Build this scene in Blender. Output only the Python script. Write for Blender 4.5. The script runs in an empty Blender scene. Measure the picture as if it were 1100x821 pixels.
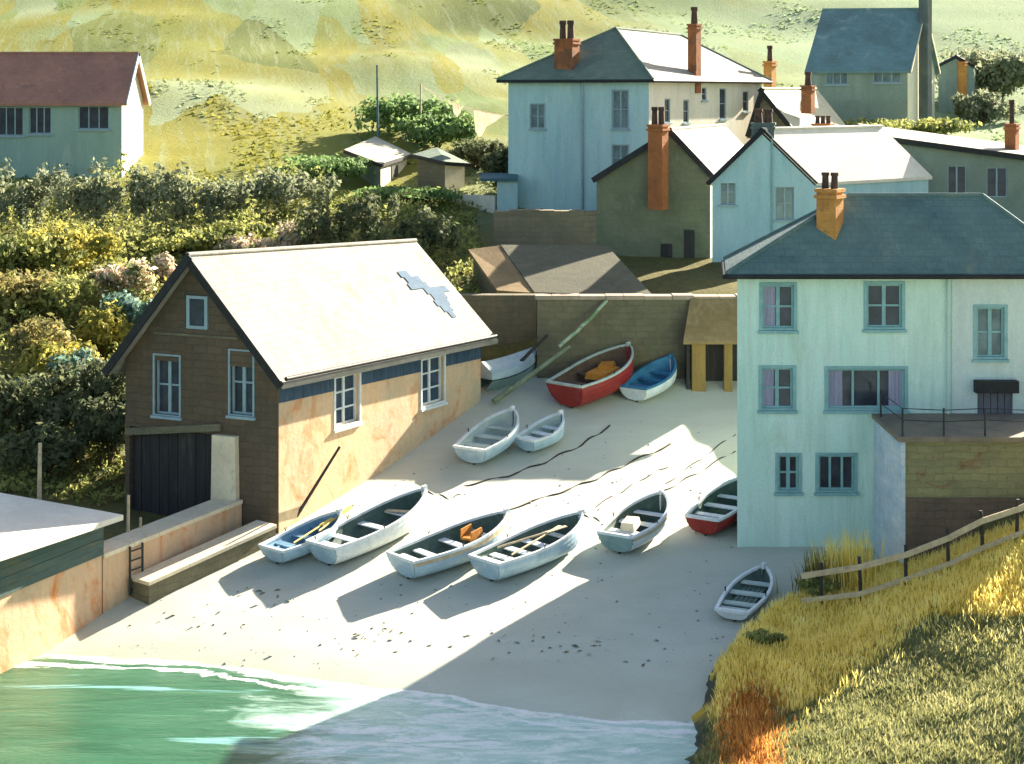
import bpy, math, random
import numpy as np
from mathutils import Vector, Matrix, noise as mnoise

R = math.radians
rng = random.Random(7)
scene = bpy.context.scene
col = scene.collection
CAM_Z = 13.6
F = 1800.0
SUN_AZ, SUN_EL = 40.0, 25.0          # degrees: azimuth from +Y towards +X


# ------------------------------------------------------------------ helpers
def P(px, py, d):
    """Point seen at photo position (px, py) at distance d along +Y."""
    return Vector(((px - 550) / F * d, d, CAM_Z - (py - 100) / F * d))


def lin(c):
    def f(v):
        v /= 255.0
        return v / 12.92 if v <= .04045 else ((v + .055) / 1.055) ** 2.4
    return tuple(f(v) for v in c)


def tag(o, label=None, cat=None, group=None, kind=None):
    if label: o['label'] = label
    if cat: o['category'] = cat
    if group: o['group'] = group
    if kind: o['kind'] = kind
    return o


def empty(name, loc=(0, 0, 0), rot=None):
    o = bpy.data.objects.new(name, None)
    o.location = loc
    if rot is not None: o.rotation_euler = rot
    col.objects.link(o)
    return o


class MB:
    """Collects faces; build() links them as one mesh object."""
    def __init__(self):
        self.v = []; self.f = []; self.m = []; self.s = []

    def face(self, pts, m=0, smooth=False):
        b = len(self.v)
        self.v.extend([tuple(p) for p in pts])
        self.f.append(tuple(range(b, b + len(pts)))); self.m.append(m); self.s.append(smooth)

    def mesh(self, vs, fs, m=0, smooth=False):
        b = len(self.v)
        self.v.extend([tuple(p) for p in vs])
        for f in fs:
            self.f.append(tuple(b + i for i in f)); self.m.append(m); self.s.append(smooth)

    def obox(self, o, ux, uy, uz, a, m=0, taper=0.0):
        """box in frame (o; ux, uy, uz), a = (x0,x1,y0,y1,z0,z1)"""
        x0, x1, y0, y1, z0, z1 = a
        o = Vector(o); ux = Vector(ux); uy = Vector(uy); uz = Vector(uz)
        cx, cy = (x0 + x1) / 2, (y0 + y1) / 2
        vs = []
        for z, k in ((z0, 1.0), (z1, 1.0 - taper)):
            for x, y in ((x0, y0), (x1, y0), (x1, y1), (x0, y1)):
                vs.append(o + ux * (cx + (x - cx) * k) + uy * (cy + (y - cy) * k) + uz * z)
        self.mesh(vs, [(3, 2, 1, 0), (4, 5, 6, 7), (0, 1, 5, 4), (1, 2, 6, 5), (2, 3, 7, 6), (3, 0, 4, 7)], m)

    def box(self, c, s, rz=0.0, m=0, taper=0.0):
        ca, sa = math.cos(rz), math.sin(rz)
        self.obox(c, (ca, sa, 0), (-sa, ca, 0), (0, 0, 1),
                  (-s[0] / 2, s[0] / 2, -s[1] / 2, s[1] / 2, 0, s[2]), m, taper)

    def tube(self, pts, r, n=6, m=0, r1=None, caps=True):
        pts = [Vector(p) for p in pts]
        r1 = r if r1 is None else r1
        vs = []; k = len(pts)
        for i, p in enumerate(pts):
            t = (pts[min(i + 1, k - 1)] - pts[max(i - 1, 0)]).normalized()
            a = t.cross(Vector((0, 0, 1)))
            if a.length < 1e-3: a = Vector((1, 0, 0))
            a.normalize(); b = t.cross(a)
            rr = r + (r1 - r) * i / max(1, k - 1)
            for j in range(n):
                q = 2 * math.pi * j / n
                vs.append(p + a * math.cos(q) * rr + b * math.sin(q) * rr)
        fs = []
        for i in range(k - 1):
            for j in range(n):
                fs.append((i * n + j, i * n + (j + 1) % n, (i + 1) * n + (j + 1) % n, (i + 1) * n + j))
        self.mesh(vs, fs, m, n > 4)
        if caps:
            self.face([vs[j] for j in range(n)], m)
            self.face([vs[(k - 1) * n + j] for j in reversed(range(n))], m)

    def slab(self, poly, t, m=0):
        """top polygon plus a vertical thickness t"""
        poly = [Vector(p) for p in poly]
        nrm = (poly[1] - poly[0]).cross(poly[2] - poly[0])
        if nrm.z < 0: poly.reverse()
        dn = [p - Vector((0, 0, t)) for p in poly]
        self.face(poly, m); self.face(list(reversed(dn)), m)
        k = len(poly)
        for i in range(k):
            j = (i + 1) % k
            self.face([poly[i], dn[i], dn[j], poly[j]], m)

    def build(self, name, mats, parent=None, world=True, uv=True):
        off = Vector(parent_origin(parent)) if (parent is not None and world) else Vector((0, 0, 0))
        me = bpy.data.meshes.new(name)
        me.from_pydata([(p[0] - off.x, p[1] - off.y, p[2] - off.z) for p in self.v], [], self.f)
        if not isinstance(mats, (list, tuple)): mats = [mats]
        for m in mats: me.materials.append(m)
        me.polygons.foreach_set('material_index', self.m)
        me.polygons.foreach_set('use_smooth', self.s)
        if uv:
            ul = me.uv_layers.new(name='UVMap')
            for p in me.polygons:
                n = p.normal
                t = Vector((-n.y, n.x, 0))
                if t.length < .15: t = Vector((1, 0, 0))
                t.normalize(); b = n.cross(t)
                for li in p.loop_indices:
                    q = Vector(self.v[me.loops[li].vertex_index])
                    ul.data[li].uv = (q.dot(t), q.dot(b))
        me.update()
        o = bpy.data.objects.new(name, me)
        col.objects.link(o)
        if parent is not None: o.parent = parent
        return o


def parent_origin(p):
    v = Vector((0, 0, 0))
    while p is not None:
        v += Vector(p.location); p = p.parent
    return v


# ------------------------------------------------------------------ materials
def nodes_of(name):
    m = bpy.data.materials.new(name); m.use_nodes = True
    nt = m.node_tree; b = nt.nodes['Principled BSDF']
    return m, nt, b


def N(nt, t, **kw):
    n = nt.nodes.new(t)
    for k, v in kw.items():
        if k.startswith('i_'): n.inputs[int(k[2:])].default_value = v
        else: setattr(n, k, v)
    return n


def mixc(nt, fac, a, b, mode='MIX'):
    n = N(nt, 'ShaderNodeMix', data_type='RGBA', blend_type=mode)
    for s, v in ((0, fac), (6, a), (7, b)):
        if hasattr(v, 'is_linked') or hasattr(v, 'links'): nt.links.new(v, n.inputs[s])
        elif s == 0: n.inputs[0].default_value = v
        else: n.inputs[s].default_value = (*v, 1) if len(v) == 3 else v
    return n.outputs[2]


def ramp(nt, fac, stops, interp='LINEAR'):
    n = N(nt, 'ShaderNodeValToRGB'); n.color_ramp.interpolation = interp
    e = n.color_ramp.elements
    while len(e) < len(stops): e.new(.5)
    for i, (p, c) in enumerate(stops):
        e[i].position = p; e[i].color = (*c, 1) if len(c) == 3 else c
    nt.links.new(fac, n.inputs[0])
    return n.outputs[0]


def noise_tex(nt, vec, scale, detail=5, rough=.6, dist=0.0, stretch=None):
    if stretch is not None:
        mp = N(nt, 'ShaderNodeMapping'); mp.inputs['Scale'].default_value = stretch
        nt.links.new(vec, mp.inputs[0]); vec = mp.outputs[0]
    n = N(nt, 'ShaderNodeTexNoise')
    n.inputs['Scale'].default_value = scale; n.inputs['Detail'].default_value = detail
    n.inputs['Roughness'].default_value = rough; n.inputs['Distortion'].default_value = dist
    nt.links.new(vec, n.inputs['Vector'])
    return n.outputs[0]


def mk(name, c1, c2, c3=None, k=1.0, scale=.7, stretch=(1, 1, 1), rough=.85, bump=.25, fine=9.0,
       pattern=None, pw=.4, ph=.25, mortar=(.6, .6, .6), pdepth=.5, spec=.3, amt3=(.55, .72), streak=.0, offs=.5):
    """Weathered two/three tone surface with optional coursing (brick texture in metres)."""
    m, nt, b = nodes_of(name)
    c1 = tuple(v * k for v in lin(c1)); c2 = tuple(v * k for v in lin(c2))
    tc = N(nt, 'ShaderNodeTexCoord'); geo = N(nt, 'ShaderNodeNewGeometry')
    vec = geo.outputs['Position']
    n1 = noise_tex(nt, vec, scale, 6, .62, .6, stretch)
    f1 = ramp(nt, n1, [(.36, (0, 0, 0)), (.64, (1, 1, 1))])
    c = mixc(nt, f1, c1, c2)
    if c3 is not None:
        c3 = tuple(v * k for v in lin(c3))
        n2 = noise_tex(nt, vec, scale * 1.7, 7, .68, 1.0, (stretch[0] * 1.1, stretch[1] * 1.1, stretch[2] * .8))
        f2 = ramp(nt, n2, [(amt3[0], (0, 0, 0)), (amt3[1], (1, 1, 1))])
        c = mixc(nt, f2, c, c3)
    nf = noise_tex(nt, vec, fine, 5, .7)
    c = mixc(nt, .35, c, ramp(nt, nf, [(.3, (.55, .55, .55)), (.7, (1.0, 1.0, 1.0))]), 'MULTIPLY')
    ns = noise_tex(nt, vec, 1.0, 6, .72, .3, (2.6, 2.6, .22))
    c = mixc(nt, streak, c, ramp(nt, ns, [(.34, (.62, .62, .56)), (.56, (1, 1, 1))]), 'MULTIPLY')
    hgt = nf
    if pattern:
        br = N(nt, 'ShaderNodeTexBrick')
        br.offset = offs
        br.inputs['Scale'].default_value = 1.0
        br.inputs['Mortar Size'].default_value = .012 if pattern != 'stone' else .022
        br.inputs['Mortar Smooth'].default_value = .4
        br.inputs['Brick Width'].default_value = pw; br.inputs['Row Height'].default_value = ph
        br.inputs['Color1'].default_value = (1, 1, 1, 1); br.inputs['Color2'].default_value = (.72, .72, .72, 1)
        br.inputs['Mortar'].default_value = (*mortar, 1)
        uv = tc.outputs['UV']
        if pattern == 'stone':
            wob = N(nt, 'ShaderNodeMix', data_type='RGBA', blend_type='LINEAR_LIGHT')
            nz = N(nt, 'ShaderNodeTexNoise'); nz.inputs['Scale'].default_value = 2.2
            nt.links.new(uv, nz.inputs['Vector'])
            wob.inputs[0].default_value = .09
            nt.links.new(uv, wob.inputs[6]); nt.links.new(nz.outputs[1], wob.inputs[7])
            uv = wob.outputs[2]
        nt.links.new(uv, br.inputs['Vector'])
        c = mixc(nt, pdepth, c, br.outputs['Color'], 'MULTIPLY')
        ad = N(nt, 'ShaderNodeMath', operation='MULTIPLY_ADD')
        nt.links.new(br.outputs['Fac'], ad.inputs[0]); ad.inputs[1].default_value = -.8
        nt.links.new(nf, ad.inputs[2]); hgt = ad.outputs[0]
    nt.links.new(c, b.inputs['Base Color'])
    b.inputs['Roughness'].default_value = rough
    b.inputs['Specular IOR Level'].default_value = spec
    bp = N(nt, 'ShaderNodeBump'); bp.inputs['Strength'].default_value = bump; bp.inputs['Distance'].default_value = .05
    nt.links.new(hgt, bp.inputs['Height']); nt.links.new(bp.outputs[0], b.inputs['Normal'])
    return m


def glass_mat(name, c, rough=.12):
    m, nt, b = nodes_of(name)
    geo = N(nt, 'ShaderNodeNewGeometry')
    n1 = noise_tex(nt, geo.outputs['Position'], 1.8, 4, .6, .5)
    nt.links.new(ramp(nt, n1, [(.35, lin(c)), (.7, tuple(v * 2.2 for v in lin(c)))]), b.inputs['Base Color'])
    b.inputs['Roughness'].default_value = rough
    b.inputs['Specular IOR Level'].default_value = .28
    return m


def leaf_mat(name, cols, k=1.0):
    m, nt, b = nodes_of(name)
    geo = N(nt, 'ShaderNodeNewGeometry')
    n1 = noise_tex(nt, geo.outputs['Position'], .9, 3, .6)
    ad = N(nt, 'ShaderNodeMath', operation='MULTIPLY_ADD')
    nt.links.new(geo.outputs['Random Per Island'], ad.inputs[0]); ad.inputs[1].default_value = .45
    sc = N(nt, 'ShaderNodeMath', operation='MULTIPLY_ADD'); nt.links.new(n1, sc.inputs[0])
    sc.inputs[1].default_value = 1.3; sc.inputs[2].default_value = -.37
    nt.links.new(sc.outputs[0], ad.inputs[2])
    st = [((i + .5) / len(cols), tuple(v * k for v in lin(c))) for i, c in enumerate(cols)]
    nt.links.new(ramp(nt, ad.outputs[0], st), b.inputs['Base Color'])
    b.inputs['Roughness'].default_value = .7; b.inputs['Specular IOR Level'].default_value = .2
    translucent(nt, b, .5)
    return m


def translucent(nt, b, f):
    tr = N(nt, 'ShaderNodeBsdfTranslucent'); ms = N(nt, 'ShaderNodeMixShader'); ms.inputs[0].default_value = f
    src = b.inputs['Base Color'].links[0].from_socket
    nt.links.new(src, tr.inputs[0])
    out = nt.nodes['Material Output']
    nt.links.new(b.outputs[0], ms.inputs[1]); nt.links.new(tr.outputs[0], ms.inputs[2]); nt.links.new(ms.outputs[0], out.inputs[0])


M = {}
M['roof_white'] = mk('pale grouted slate', (228, 222, 204), (208, 202, 184), (176, 174, 156), k=.52, scale=.45, pattern='slate', pw=.35, ph=.26, mortar=(.62, .62, .6), pdepth=.38, bump=.5, streak=.22)
M['roof_bright'] = mk('whitewashed slate', (240, 232, 212), (226, 218, 200), scale=.45, pattern='slate', pw=.35, ph=.26, mortar=(.8, .8, .78), pdepth=.2, bump=.2)
M['roof_slate'] = mk('blue green slate', (104, 128, 122), (86, 110, 110), (124, 136, 122), k=1.1, scale=.5, pattern='slate', pw=.32, ph=.24, pdepth=.55, bump=.5)
M['roof_olive'] = mk('olive slate', (120, 138, 118), (104, 122, 108), (136, 148, 126), scale=.5, pattern='slate', pw=.35, ph=.26, pdepth=.5, bump=.4)
M['roof_pale_blue'] = mk('weathered blue slate', (118, 152, 154), (106, 130, 130), (156, 176, 172), scale=.35, pattern='slate', pw=.4, ph=.3, pdepth=.5)
M['roof_brown'] = mk('brown red tile', (188, 134, 110), (166, 120, 102), (138, 108, 94), scale=.5, pattern='slate', pw=.3, ph=.28, pdepth=.4)
M['roof_dark'] = mk('dark brown slate', (104, 102, 80), (90, 90, 72), (116, 108, 86), scale=.5, pattern='slate', pw=.35, ph=.26, pdepth=.5)
M['roof_tan'] = mk('tan tile', (150, 128, 90), (132, 110, 72), (164, 146, 108), scale=.5, pattern='slate', pw=.35, ph=.26, pdepth=.4)
M['roof_shed'] = mk('grey felt roof', (206, 200, 172), (184, 180, 156), scale=.6, stretch=(1, 1, 1))
M['mint'] = mk('mint limewash', (212, 236, 222), (196, 228, 212), (182, 212, 182), k=1.1, scale=.55, stretch=(1.2, 1.2, .5), bump=.18, fine=14, amt3=(.56, .8), streak=.4)
M['mint_pale'] = mk('pale grey limewash', (214, 228, 220), (202, 222, 214), scale=.6, stretch=(1.3, 1.3, .5), bump=.18, fine=14, streak=.28)
M['blue_shade_wash'] = mk('shade blue limewash', (186, 218, 214), (168, 206, 208), (194, 218, 200), scale=.4, stretch=(1.2, 1.2, .5), bump=.15, streak=.28)
M['blue_shade_wash2'] = mk('deeper blue limewash', (178, 212, 214), (160, 200, 206), (190, 214, 206), scale=.5, stretch=(1.2, 1.2, .5), bump=.15, streak=.28)
M['cream_wash'] = mk('cream limewash', (236, 230, 208), (222, 218, 196), (206, 206, 186), scale=.5, stretch=(1.2, 1.2, .4), bump=.15, streak=.28)  # cream tone, also given to faces painted as sunlit
M['grey_wash'] = mk('grey green render', (150, 166, 150), (134, 152, 140), (166, 178, 164), scale=.5, stretch=(1.2, 1.2, .4), bump=.2, streak=.28)
M['green_wash'] = mk('pale green render', (160, 186, 170), (146, 174, 160), (176, 196, 180), scale=.5, stretch=(1.2, 1.2, .4), streak=.28)
M['dark_green_wall'] = mk('mossy stone gable', (128, 134, 106), (110, 118, 94), (142, 146, 118), scale=.6, pattern='stone', pw=.5, ph=.25, mortar=(.75, .75, .7), pdepth=.35, bump=.4)
M['grey_slate_wall'] = mk('slate hung grey wall', (138, 152, 138), (124, 140, 128), (148, 160, 146), scale=.6, bump=.2)
M['brown_shaded_stone'] = mk('shaded brown boathouse stone', (114, 98, 78), (98, 88, 72), (128, 102, 72), scale=.5, stretch=(1, 1, .7), pattern='stone', pw=.55, ph=.24, mortar=(.7, .68, .62), pdepth=.55, bump=.6, streak=.28)
M['orange_sunlit_stone'] = mk('sunlit peach stone', (226, 190, 148), (200, 182, 150), (208, 136, 78), scale=.38, stretch=(1, 1, 1.4), bump=.3, fine=5, amt3=(.52, .7), streak=.3)
M['orange_quay'] = mk('ochre stained quay wall', (228, 190, 150), (212, 180, 146), (216, 130, 66), scale=.5, stretch=(1, 1, .7), bump=.35, fine=5, amt3=(.52, .68), streak=.3)
M['cream_coping'] = mk('cream coping', (238, 222, 190), (222, 206, 174), (200, 186, 158), scale=.8, bump=.3)
M['ledge_stone'] = mk('olive brown ledge', (128, 122, 96), (112, 108, 86), (146, 136, 106), scale=.8, pattern='stone', pw=.6, ph=.25, pdepth=.4, bump=.5)
M['wall_olive'] = mk('olive stone wall', (122, 116, 92), (104, 102, 84), (140, 120, 92), scale=.45, stretch=(1.4, 1.4, .6), pattern='stone', pw=.55, ph=.24, mortar=(.72, .7, .66), pdepth=.5, bump=.6)
M['wall_tan'] = mk('tan stone wall', (150, 140, 110), (132, 124, 102), (146, 134, 106), scale=.5, stretch=(1.4, 1.4, .6), pattern='stone', pw=.55, ph=.24, pdepth=.4, bump=.5)
M['pink_coping'] = mk('pinkish coping', (178, 156, 138), (150, 140, 122), scale=1.0)
M['white_wall'] = mk('white washed rough wall', (226, 236, 240), (190, 214, 228), (236, 232, 220), scale=1.3, stretch=(.6, .6, 1.8), pattern='stone', pw=.5, ph=.2, mortar=(.85, .87, .9), pdepth=.3, bump=.6, streak=.28)
M['terrace_wall'] = mk('lichened terrace wall', (158, 154, 108), (136, 134, 98), (136, 92, 68), scale=.8, stretch=(.6, .6, 1.6), pattern='stone', pw=.5, ph=.2, pdepth=.4, bump=.5, amt3=(.58, .72))
M['plinth_or_shade'] = mk('brown plinth shade', (122, 106, 88), (104, 92, 78), scale=.8, pattern='stone', pw=.5, ph=.22, pdepth=.4, bump=.5)
M['terrace_floor'] = mk('terrace paving', (140, 128, 108), (120, 112, 98), scale=1.2)
M['brick'] = mk('orange chimney brick', (184, 118, 68), (158, 100, 62), (128, 92, 68), scale=1.5, pattern='brick', pw=.24, ph=.085, mortar=(.6, .55, .5), pdepth=.4, bump=.4)
M['brick_ochre'] = mk('ochre chimney render', (212, 154, 80), (184, 128, 68), (150, 106, 68), scale=1.4, pattern='brick', pw=.24, ph=.085, mortar=(.7, .6, .5), pdepth=.3)
M['brick_grey'] = mk('grey rendered stack', (104, 116, 112), (88, 98, 98), scale=1.2)
M['brick_dark'] = mk('soot brown brick', (164, 104, 64), (122, 86, 62), (196, 124, 68), scale=1.4, pattern='brick', pw=.24, ph=.085, pdepth=.4)
M['pot'] = mk('sooty chimney pot', (92, 70, 58), (58, 50, 48), (120, 84, 62), scale=2.5, rough=.8)
M['black_trim'] = mk('black bargeboard', (44, 46, 46), (34, 36, 38), (60, 60, 56), scale=2.0, rough=.6)
M['frame_white'] = mk('white frame paint', (226, 232, 230), (208, 218, 220), scale=3, rough=.5, bump=.08)
M['frame_grey'] = mk('grey blue frame paint', (158, 182, 186), (142, 166, 172), scale=3, rough=.5, bump=.08)
M['frame_teal'] = mk('teal frame paint', (146, 188, 186), (128, 172, 172), (164, 198, 192), scale=2.5, rough=.5, bump=.08)
M['curtain'] = mk('lilac curtain', (168, 166, 186), (152, 148, 166), (176, 172, 178), scale=2.2, stretch=(4, 4, .3), rough=.9, bump=.2)
M['pane'] = glass_mat('dark window glass', (46, 50, 58))
M['pane_grey'] = glass_mat('grey window glass', (84, 102, 104))
M['pane_blue'] = glass_mat('blue black glass', (44, 58, 72))
M['door_dark'] = mk('tarred boarding', (62, 60, 58), (48, 48, 48), (84, 78, 70), scale=.8, stretch=(2.5, 2.5, .4), rough=.7, pattern='plank', pw=.2, ph=8, pdepth=.6)
M['door_grey'] = mk('grey door paint', (128, 128, 136), (110, 112, 122), scale=1.5, stretch=(2, 2, .5), pattern='plank', pw=.2, ph=8, pdepth=.4)
M['ochre_post'] = mk('ochre painted timber', (156, 128, 72), (134, 112, 68), (112, 98, 68), scale=1.2, stretch=(2, 2, .5))
M['wood_pale'] = mk('bleached timber', (214, 196, 160), (188, 170, 136), (156, 142, 116), scale=3, stretch=(1, 1, 1), rough=.8)
M['wood_dark'] = mk('dark tarred timber', (70, 66, 60), (54, 52, 50), scale=3)
M['wood_green'] = mk('weedy spar', (134, 142, 116), (110, 122, 98), (164, 168, 142), scale=1.6)
M['iron'] = mk('rusty iron', (52, 66, 66), (44, 50, 54), (90, 64, 46), scale=4, rough=.6)
M['rope'] = mk('tarred rope', (74, 64, 52), (54, 48, 42), scale=6)
M['rope_green'] = mk('weed hung rope', (84, 122, 58), (180, 196, 168), (64, 98, 48), scale=2.4, bump=.6)
M['cloth'] = mk('white laundry cloth', (240, 232, 216), (226, 214, 196), scale=2)
M['boat_white'] = mk('white boat paint', (236, 240, 240), (220, 230, 234), (204, 214, 214), scale=1.2, stretch=(1, 1, 2), rough=.42, bump=.08, spec=.5, streak=.4)
M['boat_blue'] = mk('blue white boat paint', (188, 214, 226), (168, 198, 214), (214, 228, 232), scale=1.2, stretch=(1, 1, 2), rough=.42, bump=.08, spec=.5, streak=.4)
M['boat_grey'] = mk('grey green boat paint', (150, 178, 176), (134, 162, 164), scale=1.2, stretch=(1, 1, 2), rough=.45, bump=.08, spec=.5, streak=.4)
M['boat_red'] = mk('red boat paint', (166, 48, 40), (146, 44, 40), (180, 84, 66), scale=1.2, stretch=(1, 1, 2), rough=.42, bump=.08, spec=.5, streak=.4)
M['boat_in'] = mk('grey green boat inside', (92, 112, 100), (74, 94, 86), (112, 128, 114), scale=1.8, rough=.6)
M['boat_in_pale'] = mk('pale boat inside', (196, 208, 198), (172, 188, 180), scale=1.8, rough=.6)
M['boat_in_brown'] = mk('brown boat inside', (116, 92, 72), (96, 78, 64), scale=1.8, rough=.6)
M['boat_in_blue'] = mk('blue boat inside', (70, 138, 176), (58, 116, 152), scale=1.8, rough=.6)
M['boat_in_sky'] = mk('light blue boat inside', (124, 164, 186), (104, 142, 166), scale=1.8, rough=.6)
M['eave_shade_blue'] = mk('dark blue eave shade', (62, 88, 108), (50, 74, 94), (84, 104, 114), scale=1.2, stretch=(2, 2, .4), rough=.7)
M['roof_shade_patch'] = mk('blue roof shade', (66, 100, 124), (56, 86, 110), scale=1.5, pattern='slate', pw=.3, ph=.24, pdepth=.4)
M['shed_eave_shade'] = mk('dark grey green eave shade', (86, 104, 98), (72, 90, 86), (112, 108, 84), scale=.8, stretch=(.5, .5, 3))
M['keel'] = mk('dark keel', (84, 80, 72), (62, 62, 58), scale=3)
M['ochre'] = mk('ochre gear', (214, 146, 60), (196, 126, 48), scale=3)
M['yellow'] = mk('yellow paint', (222, 200, 104), (206, 184, 92), scale=3, rough=.5)
M['tarp'] = mk('pale tarpaulin', (184, 200, 204), (160, 180, 188), scale=2, rough=.6)
M['dark_teal'] = mk('teal felt', (84, 118, 122), (72, 102, 110), scale=1.2)
M['trunk'] = mk('bark', (104, 86, 66), (84, 70, 56), scale=3, bump=.6)
M['weed'] = mk('dried seaweed', (132, 122, 92), (106, 100, 76), scale=5)
M['pebble'] = mk('grey beach pebbles', (170, 164, 150), (130, 130, 124), (96, 96, 94), scale=7)
M['rock'] = mk('dark shore rock', (92, 94, 78), (72, 76, 66), (118, 108, 82), scale=.8, bump=.9, fine=4)


translucent(M['cloth'].node_tree, M['cloth'].node_tree.nodes['Principled BSDF'], .5)

# ------------------------------------------------------------------ ground shapes
SEA_Z = -1.25


def beach_z(x, y):
    z = .165 * (y - 50) + .075 * max(0, y - 56)
    k = min(1.0, max(0.0, (51 - y) / 10.0))
    off = .24 + (x + 1.1) * .07
    off = max(-.5, min(.45, off))
    z += off * k
    z += .05 * mnoise.noise(Vector((x * .35, y * .35, 0))) + .02 * mnoise.noise(Vector((x * 1.3, y * 1.3, 3)))
    if y > 64: z = min(z, 2.91 + .06 * (y - 64))
    return z


def on_beach(px, py, h=0.0):
    lo, hi = 25.0, 80.0
    for _ in range(50):
        d = (lo + hi) / 2
        p = P(px, py, d)
        if p.z > beach_z(p.x, p.y) + h: lo = d
        else: hi = d
    return P(px, py, lo)


def seg_dist(p, a, b):
    ax, ay = a; bx, by = b
    dx, dy = bx - ax, by - ay
    t = max(0, min(1, ((p[0] - ax) * dx + (p[1] - ay) * dy) / (dx * dx + dy * dy)))
    return math.hypot(p[0] - ax - t * dx, p[1] - ay - t * dy)


def inside(p, poly):
    c = False; j = len(poly) - 1
    for i in range(len(poly)):
        if (poly[i][1] > p[1]) != (poly[j][1] > p[1]) and \
           p[0] < (poly[j][0] - poly[i][0]) * (p[1] - poly[i][1]) / (poly[j][1] - poly[i][1]) + poly[i][0]:
            c = not c
        j = i
    return c


def sdist(p, poly):
    d = min(seg_dist(p, poly[i], poly[(i + 1) % len(poly)]) for i in range(len(poly)))
    return d if inside(p, poly) else -d


# quay line, boathouse wall line, retaining wall, right house: the edge of the beach
QA = Vector((-15.1, 38.9)); QB = Vector((-11.35, 46.35)); QC = Vector((-8.3, 51.45))
BH0 = Vector((-7.1, 51.0)); BH1 = Vector((-1.15, 61.5))           # boathouse long wall, near and far foot
BH2 = Vector((-12.3, 53.3))                                       # gable's other foot
BH3 = BH1 + (BH2 - BH0)
BEACH_POLY = [(-24, 20), (-18.4, 34.8), (QA.x - .3, QA.y), (QB.x - .3, QB.y), (QC.x - .3, QC.y + .2), (BH0.x - .5, BH0.y + .6),
              (BH1.x - .6, BH1.y - .2), (-1.6, 64.2), (9.3, 64.2), (9.3, 53.9), (6.9, 53.9), (6.9, 50.3), (10.5, 50.3),
              (13.2, 44.5), (24, 20)]

CTRL = []


def cp(px, py, d): CTRL.append(tuple(P(px, py, d)))


for a in [(-120, 560, 50), (60, 566, 48.5), (130, 560, 50.5), (150, 548, 53.5), (0, 505, 56), (70, 480, 57), (-150, 480, 56),
          (-150, 400, 62), (0, 400, 62), (100, 400, 63), (-150, 310, 70), (0, 310, 70), (120, 305, 70), (210, 285, 74),
          (-150, 255, 78), (0, 255, 78), (340, 270, 76), (200, 252, 79), (-200, 190, 88), (0, 192, 88), (140, 192, 88),
          (300, 192, 88), (400, 203, 89), (500, 217, 87), (-300, 100, 112), (0, 104, 112), (300, 104, 115), (550, 104, 115),
          (-500, 0, 165), (0, -2, 165), (300, -2, 165), (550, -2, 165), (800, 0, 165), (1100, 0, 165), (1500, 0, 165),
          (865, 128, 106), (1000, 128, 106), (1095, 126, 108), (760, 120, 106), (820, 132, 98), (1300, 110, 110),
          (700, 60, 140), (900, 62, 140), (1100, 62, 140), (300, 55, 138), (0, 55, 138)]:
    cp(*a)
CTRL += [(-1, 86, 7.5), (7, 84, 7.4), (3, 72, 5.6), (-2, 70, 5.4), (12, 76, 6.0), (20, 84, 7.0), (8, 67, 5.5), (14, 66, 5.0),
         (12, 57, 2.6), (18, 58, 3.6), (19, 50, 3.4), (19, 45, 2.9), (30, 60, 6), (35, 45, 3), (60, 60, 8), (60, 40, 2.5),
         (-20, 33, -4), (-60, 33, -4), (-25, 44, 1.0), (-60, 48, 3), (-100, 33, -4), (25, 30, -3), (60, 28, -4),
         (0, 30, -5), (-6, 66, 3.4), (-9, 62, 1.8), (-5, 58, .5),
         (-60, 250, 52), (0, 250, 52), (60, 250, 52), (160, 260, 55), (-160, 260, 55), (-250, 120, 24), (250, 120, 24),
         (0, 420, 70), (-200, 420, 70), (200, 420, 70), (-250, 40, -2), (250, 40, 0)]
_cp = np.array(CTRL)
_c2 = 3.0 ** 2


def _rbf_fit():
    d = np.sqrt(((_cp[:, None, :2] - _cp[None, :, :2]) ** 2).sum(2) + _c2)
    n = len(_cp)
    A = np.zeros((n + 3, n + 3)); A[:n, :n] = -d; A[:n, n] = 1; A[:n, n + 1:] = _cp[:, :2] / 100; A[n, :n] = 1; A[n + 1:, :n] = (_cp[:, :2] / 100).T
    rhs = np.concatenate([_cp[:, 2], [0, 0, 0]])
    return np.linalg.solve(A, rhs)


_w = _rbf_fit()


def land_raw(x, y):
    n = len(_cp)
    d = np.sqrt((_cp[:, 0] - x) ** 2 + (_cp[:, 1] - y) ** 2 + _c2)
    return float(-(d * _w[:n]).sum() + _w[n] + _w[n + 1] * x / 100 + _w[n + 2] * y / 100)


def land_z(x, y):
    z = land_raw(x, y)
    k = min(1, max(0, (y - 86) / 20))
    z += k * 1.1 * mnoise.noise(Vector((x * .07, y * .07, 1.7))) + .12 * mnoise.noise(Vector((x * .6, y * .6, .3)))
    if y < 70:
        s = sdist((x, y), BEACH_POLY)
        if s > -.4:
            k = min(1, (s + .4) / .4)
            z = z * (1 - k) + (min(z, beach_z(x, y)) - 1.2) * k
    return z


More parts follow.
